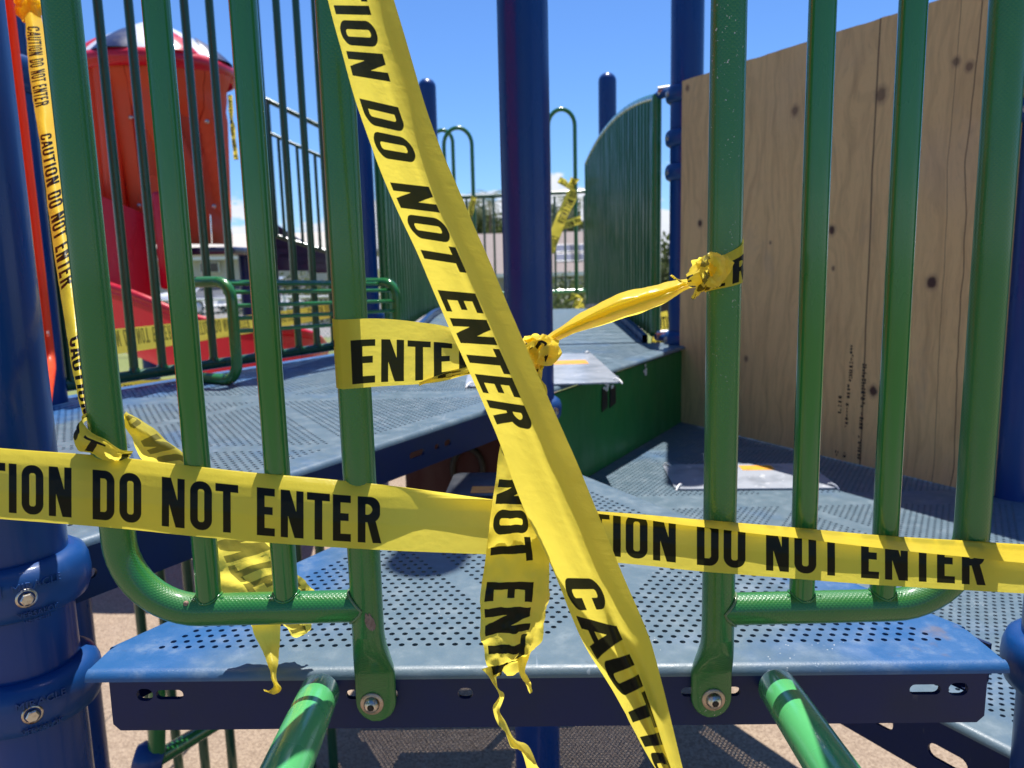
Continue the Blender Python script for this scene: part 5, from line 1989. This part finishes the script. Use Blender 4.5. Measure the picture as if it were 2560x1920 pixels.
def house(label, x0, x1, Yf, ridge_y, eave_y, zg, roofm, depth=9.0, windows=(), solar=None):
    """gable house seen along its eave; x in the photo's view, at forward distance Yf"""
    c0, c1 = at(x0, eave_y, Yf), at(x1, eave_y, Yf)
    xm = (c0.x + c1.x) / 2
    ze = (c0.z + c1.z) / 2
    zr2 = at((x0 + x1) / 2, ridge_y, Yf + depth / 2).z
    t = thing('house', label, 'house', (xm, Yf, zg))
    m_ = MB(); m_.box((xm, Yf + depth / 2 + .3, (ze + zg) / 2), (c1.x - c0.x - .8, depth - .6, ze - zg))
    obj('wall', m_, MT['wall'], t)
    m_ = MB()
    P = [(c0.x, Yf - .3, ze), (c1.x, Yf - .3, ze), (c1.x, Yf + depth / 2, zr2), (c0.x, Yf + depth / 2, zr2), (c0.x, Yf + depth + .3, ze), (c1.x, Yf + depth + .3, ze)]
    P += [(p[0], p[1], p[2] - .18) for p in P]
    m_.add(P, [(0, 1, 2, 3), (3, 2, 5, 4), (6, 9, 8, 7), (9, 10, 11, 8), (0, 3, 9, 6), (1, 7, 8, 2), (3, 4, 10, 9), (2, 8, 11, 5)], flat=True)
    obj('roof', m_, roofm, t, smooth=False)
    m_ = MB(); m_.box((xm, Yf - .32, ze - .12), (c1.x - c0.x, .06, .26)); obj('fascia', m_, MT['alu'], t)
    for (xa, xb, ya, yb) in windows:
        a, b = at(xa, yb, Yf - .0), at(xb, ya, Yf - .0)
        m_ = MB(); m_.box(((a.x + b.x) / 2, Yf + .28, (a.z + b.z) / 2), (b.x - a.x, .12, b.z - a.z)); w_ = obj('window', m_, MT['alu'], t)
        m_ = MB()
        m_.box(((a.x * .74 + b.x * .26), Yf + .21, (a.z + b.z) / 2), ((b.x - a.x) * .42, .04, (b.z - a.z) * .86))
        obj('pane', m_, MT['glass'], w_)
        m_ = MB()
        m_.box(((a.x * .26 + b.x * .74), Yf + .21, (a.z + b.z) / 2), ((b.x - a.x) * .42, .04, (b.z - a.z) * .86))
        obj('pane', m_, MT['glass'], w_)
    if solar:
        sl = Vector((0, depth / 2 + .3, zr2 - ze)).normalized()
        nn_ = Vector((1, 0, 0)).cross(sl)
        for (sx, sy, sw, sh) in solar:
            xs_ = at(sx, 540, Yf + depth * .25).x
            o_ = Vector((xs_, Yf - .3, ze)) + sl * sy + nn_ * .07
            m_ = MB(); m_.plate(o_, (1, 0, 0), sl, [(0, 0), (sw, 0), (sw, sh), (0, sh)], [], .05, nn_); pn = obj('solar_panel', m_, MT['alu'], t)
            m_ = MB(); m_.plate(o_ + nn_ * .01, (1, 0, 0), sl, [(.06, .06), (sw - .06, .06), (sw - .06, sh - .06), (.06, sh - .06)], [], .01, nn_); obj('solar_glass', m_, MT['solar'], pn)
    return t


house('low house with a brown roof and solar panels, beyond the bridge', 930, 1330, 52, 503, 590, -1.1, MT['roof'], windows=((1206, 1250, 602, 660), (1090, 1140, 602, 650)),
      solar=((1196, 2.6, 1.9, 1.0), (1196, 1.35, 1.9, 1.0), (1229, 2.6, 1.9, 1.0), (1229, 1.35, 1.9, 1.0)))
house('long house with a pale beige roof beyond the parked cars', 300, 775, 56, 505, 552, -1.1, MT['roof2'], windows=((430, 470, 566, 590), (520, 560, 566, 590)))


def car(label, x, ybase, Y, rot, s=1.0):
    base = at(x, ybase, Y); base.z = 0.0 if Y < 40 else -.0
    t = thing('parked_car', label, 'car', (base.x, Y, base.z), 'white cars parked on the road beyond the fence')
    R = Matrix.Rotation(rot, 4, 'Z')

    def tr(mb):
        mb.v = [tuple(Vector((base.x, Y, base.z)) + (R @ (Vector(p) * s))) for p in mb.v]
        return mb
    prof = [(-2.2, .35), (-2.25, .62), (-2.15, .86), (-1.35, .95), (-.75, 1.36), (-.2, 1.45), (.7, 1.43), (1.35, 1.02), (2.05, .95), (2.22, .8), (2.25, .45), (2.15, .3)]

    def body(pr, wfun, nm_, m, par):
        mb = MB(); P = []
        n_ = len(pr)
        for sgn in (-1, 1):
            for (a, b) in pr:
                P.append((a, sgn * wfun(b), b))
        F = [(i, (i + 1) % n_, n_ + (i + 1) % n_, n_ + i) for i in range(n_)]
        F += [tuple(range(n_)), tuple(range(2 * n_ - 1, n_ - 1, -1))]
        mb.add(P, F)
        return obj(nm_, tr(mb), m, par, angle=30)
    b_ = body(prof, lambda z: .86 if z < .9 else .86 - (z - .9) * .38, 'body', MT['car_white'], t)
    for sgn in (-1, 1):
        mb = MB()
        y_ = sgn * .80
        mb.add([(-1.15, y_ * 1.035, 1.0), (1.2, y_ * 1.035, 1.0), (.68, y_ * .84, 1.36), (-.18, y_ * .84, 1.38), (-.7, y_ * .86, 1.31)], [(0, 1, 2, 3, 4)] if sgn < 0 else [(4, 3, 2, 1, 0)], flat=True)
        obj('side_window', tr(mb), MT['glass'], t)
        for xw in (-1.35, 1.35):
            mb = MB(); mb.lathe([(.16, -.10), (.31, -.10), (.33, -.06), (.33, .06), (.31, .10), (.16, .10)], (xw, sgn * .80, .33), 18, Vector((0, 1, 0)))
            w_ = obj('wheel', tr(mb), MT['tyre'], t)
            mb = MB(); mb.lathe([(.001, sgn * .105), (.19, sgn * .10), (.20, sgn * .085)], (xw, sgn * .80, .33), 14, Vector((0, 1, 0)))
            obj('rim', tr(mb), MT['alu'], w_)
    mb = MB(); mb.add([(-1.36, -.70, .97), (-1.36, .70, .97), (-.78, .62, 1.34), (-.78, -.62, 1.34)], [(0, 1, 2, 3)], flat=True)
    mb.v = [(a - .02, b, c + .02) for a, b, c in mb.v]
    obj('rear_window', tr(mb), MT['glass'], t)
    mb = MB(); mb.box((-2.24, 0, .60), (.04, .5, .13)); obj('number_plate', tr(mb), MT['dark'], t)
    for sy in (-.62, .62):
        mb = MB(); mb.box((-2.21, sy, .76), (.06, .30, .13), None, .02); obj('tail_light', tr(mb), MT['crimson'], t)


car('white hatchback parked beyond the fence, seen left of the bent loop', 455, 660, 33, 1.05)
car('second white car parked farther right, seen through the thin rods', 602, 655, 34, 1.2)

# chain-link fence
fz = thing('chain_link_fence', 'grey chain-link fence along the grass, under the distant tape', 'fence', (-5, 16.5, 0))
m_ = MB()
Yf = 16.5
xa, xb = -9.2, -2.6
sp = .11
hgt = 1.1
P, F = [], []
x = xa - hgt
w_ = .006
while x < xb:
    for sgn in (1, -1):
        a = Vector((x if sgn > 0 else x + hgt, Yf + .004 * sgn, .05)); b = Vector((x + hgt if sgn > 0 else x, Yf + .004 * sgn, .05 + hgt))
        i = len(P)
        P += [(a.x - w_, a.y, a.z), (a.x + w_, a.y, a.z), (b.x + w_, b.y, b.z), (b.x - w_, b.y, b.z)]
        F.append((i, i + 1, i + 2, i + 3))
    x += sp
m_.add(P, F, flat=True)
fo = obj('wire_mesh', m_, MT['alu'], fz, smooth=False); fo['kind'] = 'stuff'
first = None
for q in range(4):
    X_ = xa + (xb - xa) * q / 3
    if first is None:
        m_ = MB(); m_.tube([(X_, Yf, 0), (X_, Yf, 1.22)], .03, 10); first = obj('fence_post', m_, MT['alu'], fz, loc=(X_, Yf, 0)); fx = X_
    else: part_dup(first, fz, (X_ - fx, 0, 0))
m_ = MB(); m_.tube([(xa, Yf, 1.17), (xb, Yf, 1.17)], .022, 10); obj('top_rail', m_, MT['alu'], fz)

# trees
def leafmat(name, a, b):
    k = M(name, a, .6)
    k.base(k.mix(k.noise(1.3, 4), a, b))
    tr = k.n('ShaderNodeBsdfTranslucent'); tr.inputs['Color'].default_value = tuple(min(1, c * 1.5) for c in b[:3]) + (1,)
    ms = k.n('ShaderNodeMixShader'); ms.inputs[0].default_value = .3
    k.l(k.p.outputs[0], ms.inputs[1]); k.l(tr.outputs[0], ms.inputs[2])
    o_ = [q for q in k.t.nodes if q.type == 'OUTPUT_MATERIAL'][0]
    k.l(ms.outputs[0], o_.inputs[0])
    return k.m


MT['leaf'] = leafmat('broad_leaf', (.045, .075, .022, 1), (.09, .115, .035, 1))
MT['frond'] = leafmat('palm_frond', (.05, .075, .03, 1), (.10, .12, .05, 1))
MT['bark'] = M('bark', (.16, .12, .09, 1), .9).m


def palm(label, x, ytop, Y, zg, lean=0.0, size=1.0, seed=0):
    rr = random.Random(seed)
    tp = at(x, ytop, Y); b_ = Vector((tp.x - lean, Y, zg))
    t = thing('palm_tree', label, 'tree', tuple(b_), 'trees behind the far houses')
    m_ = MB(); cpts = [b_.lerp(tp, f) + Vector((lean * .3 * math.sin(f * PI), 0, 0)) for f in np.linspace(0, 1, 8)]
    m_.tube(cpts, [.16 - .07 * f for f in np.linspace(0, 1, 8)], 10); obj('trunk', m_, MT['bark'], t)
    m_ = MB()
    for q in range(19):
        az = 2 * PI * q / 19 + rr.uniform(-.2, .2)
        el = rr.uniform(-.3, 1.1)
        ln = rr.uniform(1.3, 1.9) * size
        pr = tp
        d = Vector((math.cos(az) * math.cos(el), math.sin(az) * math.cos(el), math.sin(el)))
        pts = []
        for i in range(9):
            pts.append(pr); pr = pr + d * ln / 8; d = (d + Vector((0, 0, -.20))).normalized()
        for i in range(8):
            a, b = pts[i], pts[i + 1]
            sd = (b - a).cross(Vector((0, 0, 1)))
            if sd.length < 1e-6: continue
            sd.normalize()
            for sg in (-1, 1):
                for q2 in range(2):
                    a2 = a.lerp(b, q2 * .5); w_ = (.42 * math.sin(PI * (i + .6 + q2 * .5) / 9.6) + .05) * size
                    tip = a2 + sd * sg * w_ + (b - a) * .6 + Vector((0, 0, -.25 * w_))
                    m_.add([a2, a2 + (b - a) * .22, tip], [(0, 1, 2)], flat=True)
    obj('fronds', m_, MT['frond'], t, smooth=False)


def tree(label, x, ytop, ybot, Y, zg, rad, seed, nleaf=2600, name='broadleaf_tree', leaf=.22):
    rr = random.Random(seed)
    tp, bt = at(x, ytop, Y), at(x, ybot, Y)
    t = thing(name, label, 'tree' if name != 'leafy_shrub' else 'shrub', (tp.x, Y, zg), 'trees behind the far houses')
    cz, hz = (tp.z + max(bt.z, zg)) / 2, (tp.z - max(bt.z, zg)) / 2
    m_ = MB(); m_.tube([(tp.x, Y, zg), (tp.x + .1, Y, (zg + cz) / 2), (tp.x - .1, Y, cz)], [.18, .14, .06], 8)
    for q in range(5):
        a = q * 1.3
        m_.tube([(tp.x, Y, cz - hz * .5), (tp.x + math.cos(a) * rad * .5, Y + math.sin(a) * rad * .5, cz + hz * .2 * (q % 3))], [.07, .02], 6)
    obj('trunk', m_, MT['bark'], t)
    cl_ = [(Vector((rr.gauss(0, .5) * rad, rr.gauss(0, .5) * rad, rr.uniform(-.85, .8) * hz)), rr.uniform(.22, .42) * rad) for _ in range(22)]
    m_ = MB()
    for q in range(nleaf):
        c_, r_ = rr.choice(cl_)
        d = Vector((rr.gauss(0, 1), rr.gauss(0, 1), rr.gauss(0, .8))).normalized() * r_ * rr.uniform(.5, 1.05)
        p_ = Vector((tp.x, Y, cz)) + c_ + d
        u_ = Vector((rr.gauss(0, 1), rr.gauss(0, 1), rr.gauss(0, 1))).normalized(); v_ = u_.cross(Vector((rr.gauss(0, 1), rr.gauss(0, 1), rr.gauss(0, 1)))).normalized()
        l_ = leaf * rr.uniform(.6, 1.3)
        m_.add([p_ - u_ * l_, p_ + v_ * l_ * .45, p_ + u_ * l_, p_ - v_ * l_ * .45], [(0, 1, 2, 3)], flat=True)
    obj('crown', m_, MT['leaf'], t, smooth=False)


palm('slender palm left of the centre post, standing over the brown roof', 1058, 440, 66, -1.1, .4, 1.5, 3)
palm('leaning palm beside the diagonal tape, over the brown roof', 1012, 452, 64, -1.1, -.5, 1.4, 4)
palm('palm between the centre post and the tall hoop', 1225, 445, 70, -1.1, .3, 1.5, 5)
tree('dark broad tree behind the left end of the brown roof', 1000, 446, 520, 72, -1.1, 2.8, 11)
tree('low dark tree just left of the centre post, behind the roof ridge', 1060, 462, 520, 75, -1.1, 2.6, 12)
tree('dark tree seen between the centre post and the ribbed panel', 1210, 438, 520, 74, -1.1, 2.4, 13)
tree('pale green bushy tree in the gap beside the back right post', 1432, 490, 700, 24, 0.0, 1.6, 14, 3000, leaf=.10)
tree('tree hidden low behind the plywood, right of the gap', 1500, 520, 680, 26, 0.0, 1.6, 15, 1600, leaf=.10)
tree('low dark shrub beyond the far railing, below the brown roof', 1240, 622, 690, 16, 0.0, 1.1, 16, 2200, 'leafy_shrub', .06)
tree('dark shrub at the road edge, right of the second white car', 690, 606, 680, 26, 0.0, 1.5, 17, 2200, 'leafy_shrub', .09)
